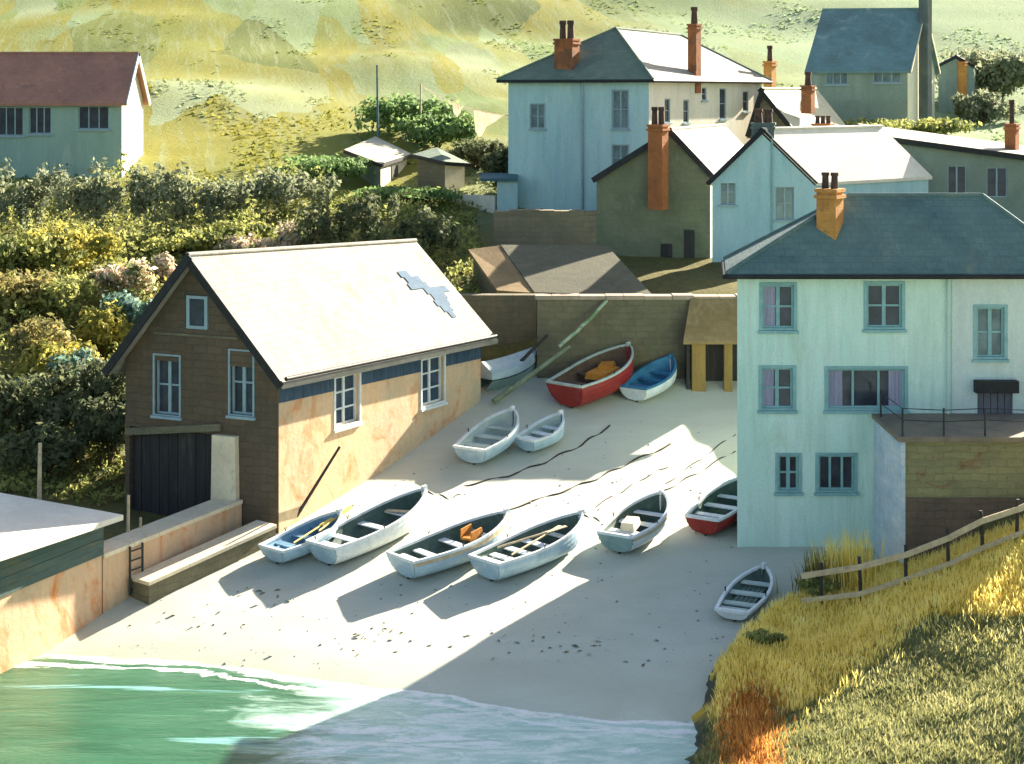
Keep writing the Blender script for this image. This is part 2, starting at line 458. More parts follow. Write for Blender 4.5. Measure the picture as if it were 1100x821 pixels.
def grid_mesh(name, xs, ys, zf, mat, keep=None, attrs=None):
    nx, ny = len(xs), len(ys)
    vs = [(x, y, zf(x, y)) for y in ys for x in xs]
    fs = []
    for j in range(ny - 1):
        for i in range(nx - 1):
            if keep is None or keep((xs[i] + xs[i + 1]) / 2, (ys[j] + ys[j + 1]) / 2):
                a = j * nx + i
                fs.append((a, a + 1, a + nx + 1, a + nx))
    me = bpy.data.meshes.new(name)
    me.from_pydata(vs, [], fs)
    me.materials.append(mat)
    me.polygons.foreach_set('use_smooth', [True] * len(fs))
    for an, fn in (attrs or {}).items():
        at = me.attributes.new(an, 'FLOAT', 'POINT')
        at.data.foreach_set('value', [fn(v[0], v[1]) for v in vs])
    o = bpy.data.objects.new(name, me); col.objects.link(o)
    return o


def frange(a, b, s):
    n = max(1, int(round((b - a) / s)))
    return [a + (b - a) * i / n for i in range(n + 1)]


# ---- hillside
def hill_mat(blade=False):
    m, nt, b = nodes_of('hillside pasture' if not blade else 'hill grass tufts')
    geo = N(nt, 'ShaderNodeNewGeometry'); pos = geo.outputs['Position']
    rt = N(nt, 'ShaderNodeMapping'); rt.inputs['Rotation'].default_value = (0, 0, R(-11.3)); nt.links.new(pos, rt.inputs[0])
    mp = N(nt, 'ShaderNodeMapping'); mp.inputs['Scale'].default_value = (.17, .036, .06)
    nt.links.new(rt.outputs[0], mp.inputs[0])
    nz = N(nt, 'ShaderNodeTexNoise'); nz.inputs['Scale'].default_value = 1.3; nz.inputs['Detail'].default_value = 4
    nt.links.new(mp.outputs[0], nz.inputs['Vector'])
    wob = N(nt, 'ShaderNodeMix', data_type='RGBA', blend_type='LINEAR_LIGHT'); wob.inputs[0].default_value = .3
    nt.links.new(mp.outputs[0], wob.inputs[6]); nt.links.new(nz.outputs[1], wob.inputs[7])
    vo = N(nt, 'ShaderNodeTexVoronoi'); vo.feature = 'F1'; vo.inputs['Scale'].default_value = 1.0
    nt.links.new(wob.outputs[2], vo.inputs['Vector'])
    sx = N(nt, 'ShaderNodeSeparateColor'); nt.links.new(vo.outputs['Color'], sx.inputs[0])
    big = noise_tex(nt, pos, .035, 2, .5)
    ad = N(nt, 'ShaderNodeMath', operation='MULTIPLY_ADD'); nt.links.new(sx.outputs[0], ad.inputs[0]); ad.inputs[1].default_value = .75
    sb = N(nt, 'ShaderNodeMath', operation='MULTIPLY_ADD'); nt.links.new(big, sb.inputs[0]); sb.inputs[1].default_value = .8; sb.inputs[2].default_value = -.28
    nt.links.new(sb.outputs[0], ad.inputs[2])
    K = .47
    st = [(.0, (128, 146, 90)), (.2, (170, 180, 94)), (.34, (188, 184, 88)), (.5, (164, 188, 118)), (.64, (180, 204, 150)), (.76, (182, 182, 90)), (.88, (200, 216, 168)), (1.0, (138, 158, 104))]
    c = ramp(nt, ad.outputs[0], [(p, tuple(v * K for v in lin(q))) for p, q in st])
    # brushy streaks of grass running down the slope
    s1 = noise_tex(nt, pos, 1.0, 5, .7, .3, (1.0, .22, .5))
    mp2 = N(nt, 'ShaderNodeMapping'); mp2.inputs['Scale'].default_value = (1.5, .09, .2)
    nt.links.new(rt.outputs[0], mp2.inputs[0])
    s2 = noise_tex(nt, mp2.outputs[0], 1.0, 5, .7, .4)
    c = mixc(nt, ramp(nt, s2, [(.5, (0, 0, 0)), (.72, (.7, .7, .7))]), c, tuple(v * K for v in lin((196, 212, 168))))
    c = mixc(nt, ramp(nt, s1, [(.56, (0, 0, 0)), (.74, (.45, .45, .45))]), c, tuple(v * K for v in lin((160, 156, 74))))
    fn = noise_tex(nt, pos, 3.5, 6, .75)
    c = mixc(nt, .4, c, ramp(nt, fn, [(.3, (.66, .66, .62)), (.7, (1.06, 1.06, 1.0))]), 'MULTIPLY')
    # far right slope is paler and greener
    sp = N(nt, 'ShaderNodeSeparateXYZ'); nt.links.new(pos, sp.inputs[0])
    mr = N(nt, 'ShaderNodeMapRange'); nt.links.new(sp.outputs[0], mr.inputs[0])
    mr.inputs[1].default_value = 2; mr.inputs[2].default_value = 28; mr.inputs[4].default_value = .75
    c = mixc(nt, mr.outputs[0], c, tuple(v * K for v in lin((184, 212, 164))))
    # lower bank darker scrub soil
    mz = N(nt, 'ShaderNodeMapRange'); nt.links.new(sp.outputs[1], mz.inputs[0])
    mz.inputs[1].default_value = 78; mz.inputs[2].default_value = 90
    dk = ramp(nt, fn, [(.3, tuple(v * .7 for v in lin((96, 96, 62)))), (.7, tuple(v * .7 for v in lin((136, 128, 78))))])
    c = mixc(nt, mz.outputs[0], dk, c)
    nt.links.new(c, b.inputs['Base Color'])
    b.inputs['Roughness'].default_value = .95; b.inputs['Specular IOR Level'].default_value = .1
    bp = N(nt, 'ShaderNodeBump'); bp.inputs['Strength'].default_value = .4; bp.inputs['Distance'].default_value = .3
    nt.links.new(fn, bp.inputs['Height'])
    if blade: translucent(nt, b, .5)
    else: nt.links.new(bp.outputs[0], b.inputs['Normal'])
    return m


HILL = hill_mat(); HILLB = hill_mat(True)
xs = frange(-260, -40, 12)[:-1] + frange(-40, -16, .9)[:-1] + frange(-16, 12, .4)[:-1] + frange(12, 40, .9)[:-1] + frange(40, 260, 12)
ys = frange(28, 66, .4)[:-1] + frange(66, 100, .8)[:-1] + frange(100, 170, 2)[:-1] + frange(170, 420, 15)
tag(grid_mesh('hillside', xs, ys, land_z, HILL), kind='structure')


# ---- beach
def beach_mat():
    m, nt, b = nodes_of('pale sand')
    geo = N(nt, 'ShaderNodeNewGeometry'); pos = geo.outputs['Position']
    n1 = noise_tex(nt, pos, .5, 6, .6, .6, (.6, 1.3, 1))
    c = ramp(nt, n1, [(.3, (.475, .49, .395)), (.5, (.52, .535, .435)), (.7, (.565, .575, .475))])
    n3 = noise_tex(nt, pos, 1.4, 6, .7, .8, (.5, 1.6, 1))
    c = mixc(nt, ramp(nt, n3, [(.58, (0, 0, 0)), (.75, (.35, .35, .35))]), c, (.42, .42, .35))
    nf = noise_tex(nt, pos, 22, 4, .7)
    c = mixc(nt, .35, c, ramp(nt, nf, [(.3, (.7, .7, .7)), (.7, (1.05, 1.05, 1.05))]), 'MULTIPLY')
    # wet sand near the water
    sp = N(nt, 'ShaderNodeSeparateXYZ'); nt.links.new(pos, sp.inputs[0])
    wz = N(nt, 'ShaderNodeMath', operation='MULTIPLY_ADD'); nt.links.new(n1, wz.inputs[0]); wz.inputs[1].default_value = -.9
    nt.links.new(sp.outputs[2], wz.inputs[2])
    mr = N(nt, 'ShaderNodeMapRange'); nt.links.new(wz.outputs[0], mr.inputs[0])
    mr.inputs[1].default_value = -1.35; mr.inputs[2].default_value = -1.75; mr.inputs[3].default_value = 0; mr.inputs[4].default_value = 1
    c = mixc(nt, mr.outputs[0], c, mixc(nt, 1.0, c, (.80, .86, .84), 'MULTIPLY'))
    nt.links.new(c, b.inputs['Base Color'])
    rr = N(nt, 'ShaderNodeMapRange'); nt.links.new(mr.outputs[0], rr.inputs[0]); rr.inputs[3].default_value = .95; rr.inputs[4].default_value = .22
    nt.links.new(rr.outputs[0], b.inputs['Roughness'])
    b.inputs['Specular IOR Level'].default_value = .35
    bp = N(nt, 'ShaderNodeBump'); bp.inputs['Strength'].default_value = .2; bp.inputs['Distance'].default_value = .03
    nl = noise_tex(nt, pos, 2.6, 5, .65, .4, (.8, 1.5, 1)); sm_ = N(nt, 'ShaderNodeMath', operation='MULTIPLY_ADD'); nt.links.new(nl, sm_.inputs[0]); sm_.inputs[1].default_value = 1.6; nt.links.new(nf, sm_.inputs[2])
    nt.links.new(sm_.outputs[0], bp.inputs['Height']); nt.links.new(bp.outputs[0], b.inputs['Normal'])
    return m


def beach_keep(x, y): return sdist((x, y), BEACH_POLY) > -.8


tag(grid_mesh('beach', frange(-22, 22, .33), frange(26, 65, .33), beach_z, beach_mat(), keep=beach_keep), kind='structure')


# ---- sea
def shore_y(x):                       # where the beach meets the water
    lo, hi = 30.0, 50.0
    for _ in range(30):
        md = (lo + hi) / 2
        if beach_z(x, md) > SEA_Z: hi = md
        else: lo = md
    return lo


_sh = {}


def shore_attr(x, y):
    k = round(x, 2)
    if k not in _sh: _sh[k] = shore_y(max(-20, min(12, x)))
    return _sh[k] - y


def sea_mat():
    m, nt, b = nodes_of('harbour water')
    geo = N(nt, 'ShaderNodeNewGeometry'); pos = geo.outputs['Position']
    at = N(nt, 'ShaderNodeAttribute', attribute_name='shore')
    sp = N(nt, 'ShaderNodeSeparateXYZ'); nt.links.new(pos, sp.inputs[0])
    nw = noise_tex(nt, pos, .55, 5, .6, .8, (.55, 1.5, 1))
    nh = noise_tex(nt, pos, 1.6, 6, .7, 1.2, (.4, 1.5, 1))

    def madd(a, mul, add):
        n = N(nt, 'ShaderNodeMath', operation='MULTIPLY_ADD')
        nt.links.new(a, n.inputs[0]); n.inputs[1].default_value = mul
        if hasattr(add, 'links'): nt.links.new(add, n.inputs[2])
        else: n.inputs[2].default_value = add
        return n.outputs[0]

    s = madd(nw, 1.5, madd(at.outputs['Fac'], 1.0, -.75))      # wobbly distance from the shore
    # deep green, shallower jade to the right
    shal = madd(sp.outputs[0], .10, madd(nw, .9, .56))
    deep = ramp(nt, nw, [(.3, (.022, .10, .05)), (.6, (.045, .145, .08))])
    jade = ramp(nt, nh, [(.3, (.30, .52, .45)), (.7, (.58, .76, .68))])
    c = mixc(nt, ramp(nt, shal, [(.38, (0, 0, 0)), (.62, (1, 1, 1))]), deep, jade)
    # shallow tint next to the sand
    c = mixc(nt, ramp(nt, s, [(.0, (1, 1, 1)), (.5, (0, 0, 0))]), c, (.34, .46, .38))
    # streaks of pale blue
    st = noise_tex(nt, pos, .5, 4, .6, .4, (.28, 1.8, 1))
    c = mixc(nt, ramp(nt, st, [(.60, (0, 0, 0)), (.66, (.75, .75, .75))]), c, (.24, .50, .50))
    # foam: a broken line by the shore and lacy patches over the jade shallows
    line = N(nt, 'ShaderNodeMapRange'); nt.links.new(s, line.inputs[0])
    fl = ramp(nt, madd(s, .5, .3), [(.26, (0, 0, 0)), (.29, (1, 1, 1)), (.45, (1, 1, 1)), (.49, (0, 0, 0)), (.60, (0, 0, 0)), (.63, (.9, .9, .9)), (.71, (.9, .9, .9)), (.74, (0, 0, 0))])
    brk = ramp(nt, nh, [(.36, (0, 0, 0)), (.44, (1, 1, 1))])
    nx = noise_tex(nt, pos, 6.0, 5, .7, .6, (.7, 1.2, 1))
    foam = mixc(nt, 1.0, fl, brk, 'MULTIPLY')
    lace = mixc(nt, 1.0, ramp(nt, st, [(.46, (0, 0, 0)), (.58, (.9, .9, .9))]), ramp(nt, shal, [(.40, (0, 0, 0)), (.60, (1, 1, 1))]), 'MULTIPLY')
    lace = mixc(nt, 1.0, lace, ramp(nt, nh, [(.44, (0, 0, 0)), (.56, (1, 1, 1))]), 'MULTIPLY')
    foam = mixc(nt, 1.0, foam, lace, 'SCREEN')
    foam = mixc(nt, 1.0, foam, ramp(nt, nx, [(.36, (.25, .25, .25)), (.5, (1, 1, 1))]), 'MULTIPLY')
    c = mixc(nt, foam, c, (.82, .84, .82))
    nt.links.new(c, b.inputs['Base Color'])
    rr = N(nt, 'ShaderNodeMapRange'); nt.links.new(foam, rr.inputs[0]); rr.inputs[3].default_value = .12; rr.inputs[4].default_value = .8
    nt.links.new(rr.outputs[0], b.inputs['Roughness'])
    b.inputs['IOR'].default_value = 1.33
    bp = N(nt, 'ShaderNodeBump'); bp.inputs['Strength'].default_value = .55; bp.inputs['Distance'].default_value = .12
    hs_ = madd(nx, .45, nh)
    nt.links.new(hs_, bp.inputs['Height']); nt.links.new(bp.outputs[0], b.inputs['Normal'])
    return m


sx_ = [-600, -200, -80] + frange(-40, -20, 2)[:-1] + frange(-20, 14, .25)[:-1] + frange(14, 40, 2) + [80, 200, 600]
sy_ = [-300, -100, -20, 0, 10, 20] + frange(26, 32, 1)[:-1] + frange(32, 47, .2) + [60, 90]
tag(grid_mesh('sea', sx_, sy_, lambda x, y: SEA_Z + (.03 * mnoise.noise(Vector((x * .5, y * 1.1, 5))) if 26 < y < 46 else 0),
              sea_mat(), attrs={'shore': shore_attr}), kind='structure')

# ---- foreground grassy bank on the right
BANK = [P(690, 835, 37.2), P(740, 772, 40.2), P(778, 730, 43.0), P(800, 700, 44.3), P(850, 652, 47), P(885, 628, 47.6), P(960, 610, 47.2), P(1040, 590, 46.6), P(1140, 575, 46.2)]
BC = [tuple(P(*a)) for a in [(830, 700, 42.0), (800, 715, 41.2), (880, 668, 44.0), (950, 640, 44.4), (1020, 612, 44.2), (1095, 582, 43.7), (1180, 550, 43.2),
                             (800, 760, 39.2), (850, 760, 38.8), (950, 740, 38.6), (1095, 700, 38.5), (780, 821, 35.4), (900, 821, 34.5), (1095, 800, 34), (1200, 760, 34),
                             (1250, 600, 42), (1000, 860, 32.5), (760, 840, 34.6)]]
BC += [(7, 45.2, -.15), (8.8, 47.2, -.05), (12, 47, .9), (16, 46.6, 2.0), (20, 46, 2.6), (10, 30, -1.3), (18, 29, -1.0), (24, 36, 2.5), (26, 44, 3.5)]
_bc = np.array(BC)
_bd = np.sqrt(((_bc[:, None, :2] - _bc[None, :, :2]) ** 2).sum(2) + .5)
_bn = len(_bc)
_A = np.zeros((_bn + 1, _bn + 1)); _A[:_bn, :_bn] = -_bd; _A[:_bn, _bn] = 1; _A[_bn, :_bn] = 1
_bw = np.linalg.solve(_A, np.concatenate([_bc[:, 2], [0]]))


def bank_z(x, y):
    d = np.sqrt((_bc[:, 0] - x) ** 2 + (_bc[:, 1] - y) ** 2 + .5)
    z = float(-(d * _bw[:_bn]).sum() + _bw[_bn])
    z += .09 * mnoise.noise(Vector((x * .9, y * .9, 2))) + .05 * mnoise.noise(Vector((x * 2.5, y * 2.5, 8)))
    wob = .35 * mnoise.noise(Vector((x * .8, y * .8, 6))) + .18 * mnoise.noise(Vector((x * 2.6, y * 2.6, 9)))
    xe = float(np.interp(y, [34, 36.4, 41, 43.6, 45.6, 47, 49], [3.9, 4.3, 5.15, 6.0, 7.5, 8.8, 10.2])) + wob
    xf = xe - float(np.interp(y, [34, 37, 40.5, 42.5, 44.3, 46.5], [1.6, 1.35, .8, .55, .5, .5]))
    t = min(1, max(0, (x - xf) / (xe - xf)))
    k = .75 * t + .25 * t * t * (3 - 2 * t)
    base = max(SEA_Z - .6, beach_z(x, y) - .25)
    if y > 47.2:
        k *= min(1, max(0, (48.6 - y) / 1.2))
    crag = .16 * mnoise.noise(Vector((x * 3.2, y * 3.2, 4))) * (1 - t) * (t > 0)
    return base + (max(z, base + .12) - base) * k + crag


def dry_attr(x, y, j=0):
    """1 = dry grass whose yellow also paints the sunlit band, -1 = orange bracken patch, 0 = green turf (patches of plants on the bank)."""
    px = 550 + x / y * F; py = 100 + (CAM_Z - bank_z(x, y)) / y * F
    if j: px += rng.gauss(0, j); py += rng.gauss(0, j)
    w = 14 * mnoise.noise(Vector((x * .8, y * .8, 4))) + 8 * mnoise.noise(Vector((x * 2.2, y * 2.2, 1)))
    top = 690 - (px - 790) * .36
    lowb = np.interp(px, [770, 830, 880, 930, 960, 1010, 1040, 1100], [775, 765, 745, 718, 692, 662, 662, 665])
    if (px - 806) ** 2 / 30 ** 2 + (py - 790) ** 2 / 56 ** 2 < 1 + w * .035: return -1.0
    return 1.0 if py < lowb + w * 1.3 and py > top - 40 else 0.0


def bank_mat():
    m, nt, b = nodes_of('grassy bank')
    geo = N(nt, 'ShaderNodeNewGeometry'); pos = geo.outputs['Position']
    at = N(nt, 'ShaderNodeAttribute', attribute_name='dry')
    n1 = noise_tex(nt, pos, .8, 6, .65, .8, (.6, 1.3, 1))
    g = ramp(nt, n1, [(.3, lin((92, 100, 62))), (.5, lin((120, 126, 80))), (.7, lin((150, 154, 104)))])
    y = ramp(nt, n1, [(.3, lin((196, 158, 62))), (.5, lin((220, 184, 76))), (.7, lin((226, 200, 96)))])
    o = ramp(nt, n1, [(.3, lin((160, 98, 44))), (.7, lin((206, 138, 52)))])
    c = mixc(nt, ramp(nt, at.outputs['Fac'], [(.3, (0, 0, 0)), (.7, (1, 1, 1))]), g, y)
    ng = N(nt, 'ShaderNodeMath', operation='MULTIPLY'); nt.links.new(at.outputs['Fac'], ng.inputs[0]); ng.inputs[1].default_value = -1
    c = mixc(nt, ramp(nt, ng.outputs[0], [(.3, (0, 0, 0)), (.7, (1, 1, 1))]), c, o)
    # bare rock on the steep seaward edge
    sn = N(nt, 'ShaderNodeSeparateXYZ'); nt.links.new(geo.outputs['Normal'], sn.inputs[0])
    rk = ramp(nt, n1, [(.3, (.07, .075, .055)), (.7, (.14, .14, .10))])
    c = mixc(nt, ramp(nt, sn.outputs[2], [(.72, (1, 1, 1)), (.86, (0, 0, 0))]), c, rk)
    nf = noise_tex(nt, pos, 11, 5, .75)
    c = mixc(nt, .5, c, ramp(nt, nf, [(.3, (.55, .55, .55)), (.7, (1.05, 1.05, 1.05))]), 'MULTIPLY')
    nt.links.new(c, b.inputs['Base Color']); b.inputs['Roughness'].default_value = .95; b.inputs['Specular IOR Level'].default_value = .1
    bp = N(nt, 'ShaderNodeBump'); bp.inputs['Strength'].default_value = .7; bp.inputs['Distance'].default_value = .12
    nt.links.new(nf, bp.inputs['Height']); nt.links.new(bp.outputs[0], b.inputs['Normal'])
    return m


BPOLY = [(1.6, 34), (2.2, 36.6), (3.6, 40.4), (4.8, 43.0), (5.7, 44.7), (7.6, 47.2), (9, 48.6), (12.5, 48.4), (18, 47.4), (26, 46), (26, 29), (4, 29)]
bank = grid_mesh('grass_bank', frange(1, 26, .22), frange(29, 49, .22), bank_z, bank_mat(), keep=lambda x, y: inside((x, y), BPOLY), attrs={'dry': dry_attr})
tag(bank, kind='structure')


# ------------------------------------------------------------------ building kit
UP = Vector((0, 0, 1))


def v2(p): return Vector((p[0], p[1], 0))


class Side:
    """A vertical wall face between two plan points; u runs along it, n points out."""
    def __init__(self, a, b, centre, zb):
        self.a = v2(a); d = v2(b) - self.a
        self.len = d.length; self.u = d.normalized()
        n = Vector((self.u.y, -self.u.x, 0))
        if n.dot(v2(centre) - self.a) > 0: n = -n
        self.n = n; self.zb = zb

    def at(self, u, z, out=0.0): return self.a + self.u * u + UP * z + self.n * out

    def px_u(self, px):
        """u where the vertical through photo column px meets this wall"""
        k = (px - 550) / F
        # a.x+u*ux = k*(a.y+u*uy)
        return (k * self.a.y - self.a.x) / (self.u.x - k * self.u.y)

    def px_z(self, u, py):
        d = self.a.y + self.u.y * u
        return CAM_Z - (py - 100) / F * d


def facade(mb, s, z0, ztop, holes=(), reveal=.16, m=0):
    """wall face with rectangular holes; ztop is (z at u=0, z at u=len) or one number"""
    if not isinstance(ztop, (tuple, list)): ztop = (ztop, ztop)
    us = sorted({0.0, s.len, *[h[0] for h in holes], *[h[1] for h in holes]})
    zs = sorted({z0, *[h[2] for h in holes], *[h[3] for h in holes]})
    zmin = min(ztop)
    zs = [z for z in zs if z < zmin - .01]
    def zt(u): return ztop[0] + (ztop[1] - ztop[0]) * u / s.len
    def put(pts):
        nn = (pts[1] - pts[0]).cross(pts[2] - pts[0])
        if nn.dot(s.n) < 0: pts = pts[::-1]
        mb.face(pts, m)
    for i in range(len(us) - 1):
        for j in range(len(zs)):
            ua, ub = us[i], us[i + 1]; za = zs[j]
            last = j == len(zs) - 1
            um = (ua + ub) / 2; zm = za + .01 if last else (za + zs[j + 1]) / 2
            if any(h[0] < um < h[1] and h[2] < zm < h[3] for h in holes): continue
            zb_, zc_ = (zt(ub), zt(ua)) if last else (zs[j + 1], zs[j + 1])
            put([s.at(ua, za), s.at(ub, za), s.at(ub, zb_), s.at(ua, zc_)])
    for (a, b, c, d) in [h[:4] for h in holes]:
        for q in ([(a, c), (b, c)], [(b, c), (b, d)], [(b, d), (a, d)], [(a, d), (a, c)]):
            p = [s.at(*q[0]), s.at(*q[1]), s.at(*q[1], -reveal), s.at(*q[0], -reveal)]
            mid = s.at((a + b) / 2, (c + d) / 2, -reveal / 2)
            nn = (p[1] - p[0]).cross(p[2] - p[0])
            if nn.dot(mid - p[0]) < 0: p = p[::-1]
            mb.face(p, m)


def window(parent, s, a, b, c, d, frame='frame_white', pane='pane', cols=2, rows=2, surround=0.0, sill=True, curtains=None,
           fw=.07, reveal=.16, bar=.035, blind=0.0, name='window'):
    """sash window in hole (a..b, c..d) of side s: frame > pane, sill, curtain"""
    f = MB()
    e = .004
    def bx(u0, u1, n0, n1, z0, z1, mb=f): mb.obox(s.a, s.u, s.n, UP, (u0, u1, n0, n1, z0, z1))
    n0, n1 = -reveal, -reveal + .09
    bx(a + e, a + fw, n0, n1, c + e, d - e); bx(b - fw, b - e, n0, n1, c + e, d - e)
    bx(a + fw, b - fw, n0, n1, c + e, c + fw); bx(a + fw, b - fw, n0, n1, d - fw, d - e)
    for i in range(1, cols):
        u = a + (b - a) * i / cols
        w = bar * (1.6 if cols == 2 else 1)
        bx(u - w, u + w, n0 + .012, n1 - .012, c + fw, d - fw)
    for i in range(1, rows):
        z = c + (d - c) * i / rows
        bx(a + fw, b - fw, n0 + .02, n1 - .02, z - bar * .8, z + bar * .8)
    if surround:
        g = surround
        bx(a - g, a + .01, -.02, .03, c - g * .6, d + g * .8); bx(b - .01, b + g, -.02, .03, c - g * .6, d + g * .8)
        bx(a + .01, b - .01, -.02, .026, d - .01, d + g * .8); bx(a + .01, b - .01, -.02, .026, c - g * .6, c + .01)
    fo = f.build(name, M[frame], parent)
    pn = MB(); p = [s.at(a, c, n0 + .03), s.at(b, c, n0 + .03), s.at(b, d, n0 + .03), s.at(a, d, n0 + .03)]
    if (p[1] - p[0]).cross(p[2] - p[0]).dot(s.n) < 0: p = p[::-1]
    pn.face(p); pn.build('pane', M[pane], fo)
    if sill:
        sm = MB(); g = max(surround, .06) + .04
        sm.obox(s.a, s.u, s.n, UP, (a - g, b + g, -reveal + .01, .09, c - .09 - surround * .6, c - .005 - surround * .6))
        sm.build('sill', M[frame], fo)
    for (u0, u1) in (curtains or []):
        cm = MB(); k = 7
        for i in range(k):
            ua = a + (b - a) * (u0 + (u1 - u0) * i / k); ub = a + (b - a) * (u0 + (u1 - u0) * (i + 1) / k)
            oa = n0 + .045 + (.016 if i % 2 else 0); ob = n0 + .045 + (0 if i % 2 else .016)
            q = [s.at(ua, c + fw, oa), s.at(ub, c + fw, ob), s.at(ub, d - fw, ob), s.at(ua, d - fw, oa)]
            if (q[1] - q[0]).cross(q[2] - q[0]).dot(s.n) < 0: q = q[::-1]
            cm.face(q)
        cm.build('curtain', M['curtain'], fo)
    return fo


def px_hole(s, x0, x1, y0, y1):
    u0, u1 = sorted((s.px_u(x0), s.px_u(x1)))
    um = (u0 + u1) / 2
    return (u0, u1, s.px_z(um, y1), s.px_z(um, y0))


def chimney(parent, x, y, z0, z1, w, dep, mat='brick', pots=2, ph=.7, rz=-28, pr=.14, name='chimney', cap=True):
    c = MB()
    rz = R(rz)
    c.box((x, y, z0), (w, dep, z1 - z0), rz)
    if cap:
        c.box((x, y, z1 - .28), (w + .12, dep + .12, .1), rz)
        c.box((x, y, z1 - .09), (w + .1, dep + .1, .1), rz)
    o = c.build(name, M[mat], parent)
    ux = Vector((math.cos(rz), math.sin(rz), 0))
    for i in range(pots):
        off = (i - (pots - 1) / 2) * min(.45, w / max(1, pots) * .95)
        q = Vector((x, y, z1)) + ux * off
        p = MB()
        p.tube([q - UP * .02, q + UP * ph * .8], pr, 10, 0, pr * .8)
        p.tube([q + UP * ph * .8, q + UP * ph], pr * 1.05, 10, 0, pr * 1.0)
        p.build('chimney_pot', M['pot'], o)
    return o


def gable_house(name, label, cat, c0, c1, c2, zb, ze, zr, wallm, roofm, group=None, ridge_t=.5, over=.25, holes=None, sidem=None, ze2=None, thick=.14,
                trim='black_trim', ridge_drop=0.0, eave_drop=0.0, ridge_mat=None, reveal=.16):
    """gable wall from c0 (shared corner) to c1; long wall from c0 to c2. Returns root and sides."""
    c0, c1, c2 = v2(c0), v2(c1), v2(c2); c3 = c1 + c2 - c0
    cen = (c0 + c3) / 2
    root = empty(name, (cen.x, cen.y, zb)); tag(root, label, cat, group)
    ze2 = ze if ze2 is None else ze2
    G = Side(c0, c1, cen, zb); L = Side(c0, c2, cen, zb); B = Side(c2, c3, cen, zb); K = Side(c1, c3, cen, zb)
    holes = holes or {}
    w = MB()
    facade(w, G, zb, (ze, ze2), holes.get('G', ()), reveal)
    facade(w, B, zb, (ze - eave_drop, ze2 - eave_drop), holes.get('B', ()), reveal); facade(w, K, zb, (ze2, ze2 - eave_drop), holes.get('K', ()), reveal)
    ap = c0 + (c1 - c0) * ridge_t; ap2 = c2 + (c3 - c2) * ridge_t
    w.face([G.at(0, ze), G.at(G.len, ze2), ap + UP * zr] if (G.at(G.len, ze2) - G.at(0, ze)).cross(ap + UP * zr - G.at(0, ze)).dot(G.n) > 0 else [G.at(G.len, ze2), G.at(0, ze), ap + UP * zr])
    w.face([c2 + UP * (ze - eave_drop), c3 + UP * (ze2 - eave_drop), ap2 + UP * (zr - ridge_drop)])
    if sidem is None:
        facade(w, L, zb, (ze, ze - eave_drop), holes.get('L', ()), reveal)
        w.build('wall', M[wallm], root)
    else:
        w.build('wall', M[wallm], root)
        w2 = MB(); facade(w2, L, zb, (ze, ze - eave_drop), holes.get('L', ()), reveal); w2.build('side_wall', M[sidem], root)
    # roof slabs
    r = MB()
    lu = (c2 - c0).normalized(); gu = (c1 - c0).normalized()
    va, vb = ap - lu * over + UP * (zr + thick), ap2 + lu * over + UP * (zr - ridge_drop + thick)
    for (pa, pb, sgn, z) in ((c0, c2, -1, ze), (c1, c3, 1, ze2)):
        wdt = (ap - pa).length
        sl = (zr - z) / wdt
        qa = pa - lu * over + gu * sgn * over + UP * (z + thick - sl * over)
        qb = pb + lu * over + gu * sgn * over + UP * (z - eave_drop + thick - sl * over)
        r.slab([qa, qb, vb, va], thick)
    ro = r.build('roof', M[roofm], root)
    t = MB()
    t.tube([va + UP * .0 - lu * .01, vb + lu * .01], .09, 6)
    t.build('ridge_tiles', M[ridge_mat or roofm], ro)
    if trim:
        t = MB()
        for (pa, sgn, z) in ((c0, -1, ze), (c1, 1, ze2)):
            wdt = (ap - pa).length; sl = (zr - z) / wdt
            e = pa - lu * (over + .03) + gu * sgn * (over + .02) + UP * (z + thick - sl * over)
            tp = ap - lu * (over + .03) + UP * (zr + thick)
            d = (tp - e); ln = d.length; d.normalize()
            nz = d.cross(lu)
            if nz.z < 0: nz = -nz
            t.obox(e, d, lu, nz, (-.02, ln + .05, -.03, .03, -.22, .045))
        t.build('bargeboard', M[trim], root)
    return root, dict(G=G, L=L, B=B, K=K, ap=ap, ap2=ap2, c3=c3, lu=lu, gu=gu)


# ------------------------------------------------------------------ boathouse
G_ = Side(BH0, BH2, (BH0 + BH3) / 2, 0); L_ = Side(BH0, BH1, (BH0 + BH3) / 2, 0)
g_w = [px_hole(G_, 166, 193, 382, 446), px_hole(G_, 247, 272, 377, 446)]
l_w = [px_hole(L_, 360, 386, 403, 456), px_hole(L_, 453, 477, 384, 434)]
zb = -.35
door = px_hole(G_, 139, 227, 462, 575); door = (door[0], door[1], zb + .001, door[3])
ze = P(298, 393, 51.0).z - .12
zr = P(205, 274, 52.2).z - .1
boathouse, S = gable_house('boathouse', 'brown stone boathouse with white roof, black bargeboards and open dark doorway', 'boathouse', BH0, BH2, BH1, zb, ze, zr,
                           'brown_shaded_stone', 'roof_white', holes=dict(G=g_w + [door], L=l_w), sidem='orange_sunlit_stone', over=.45, ridge_drop=.55, eave_drop=.3, ridge_t=.52, reveal=.22)  # gable stone tinted as if shaded, long wall as if sunlit
for h in g_w: window(boathouse, S['G'], *h, frame='frame_grey', pane='pane', cols=2, rows=2, surround=.05, reveal=.22)
for h in l_w: window(boathouse, S['L'], *h, frame='frame_white', pane='pane_blue', cols=2, rows=3, surround=.08, reveal=.22)
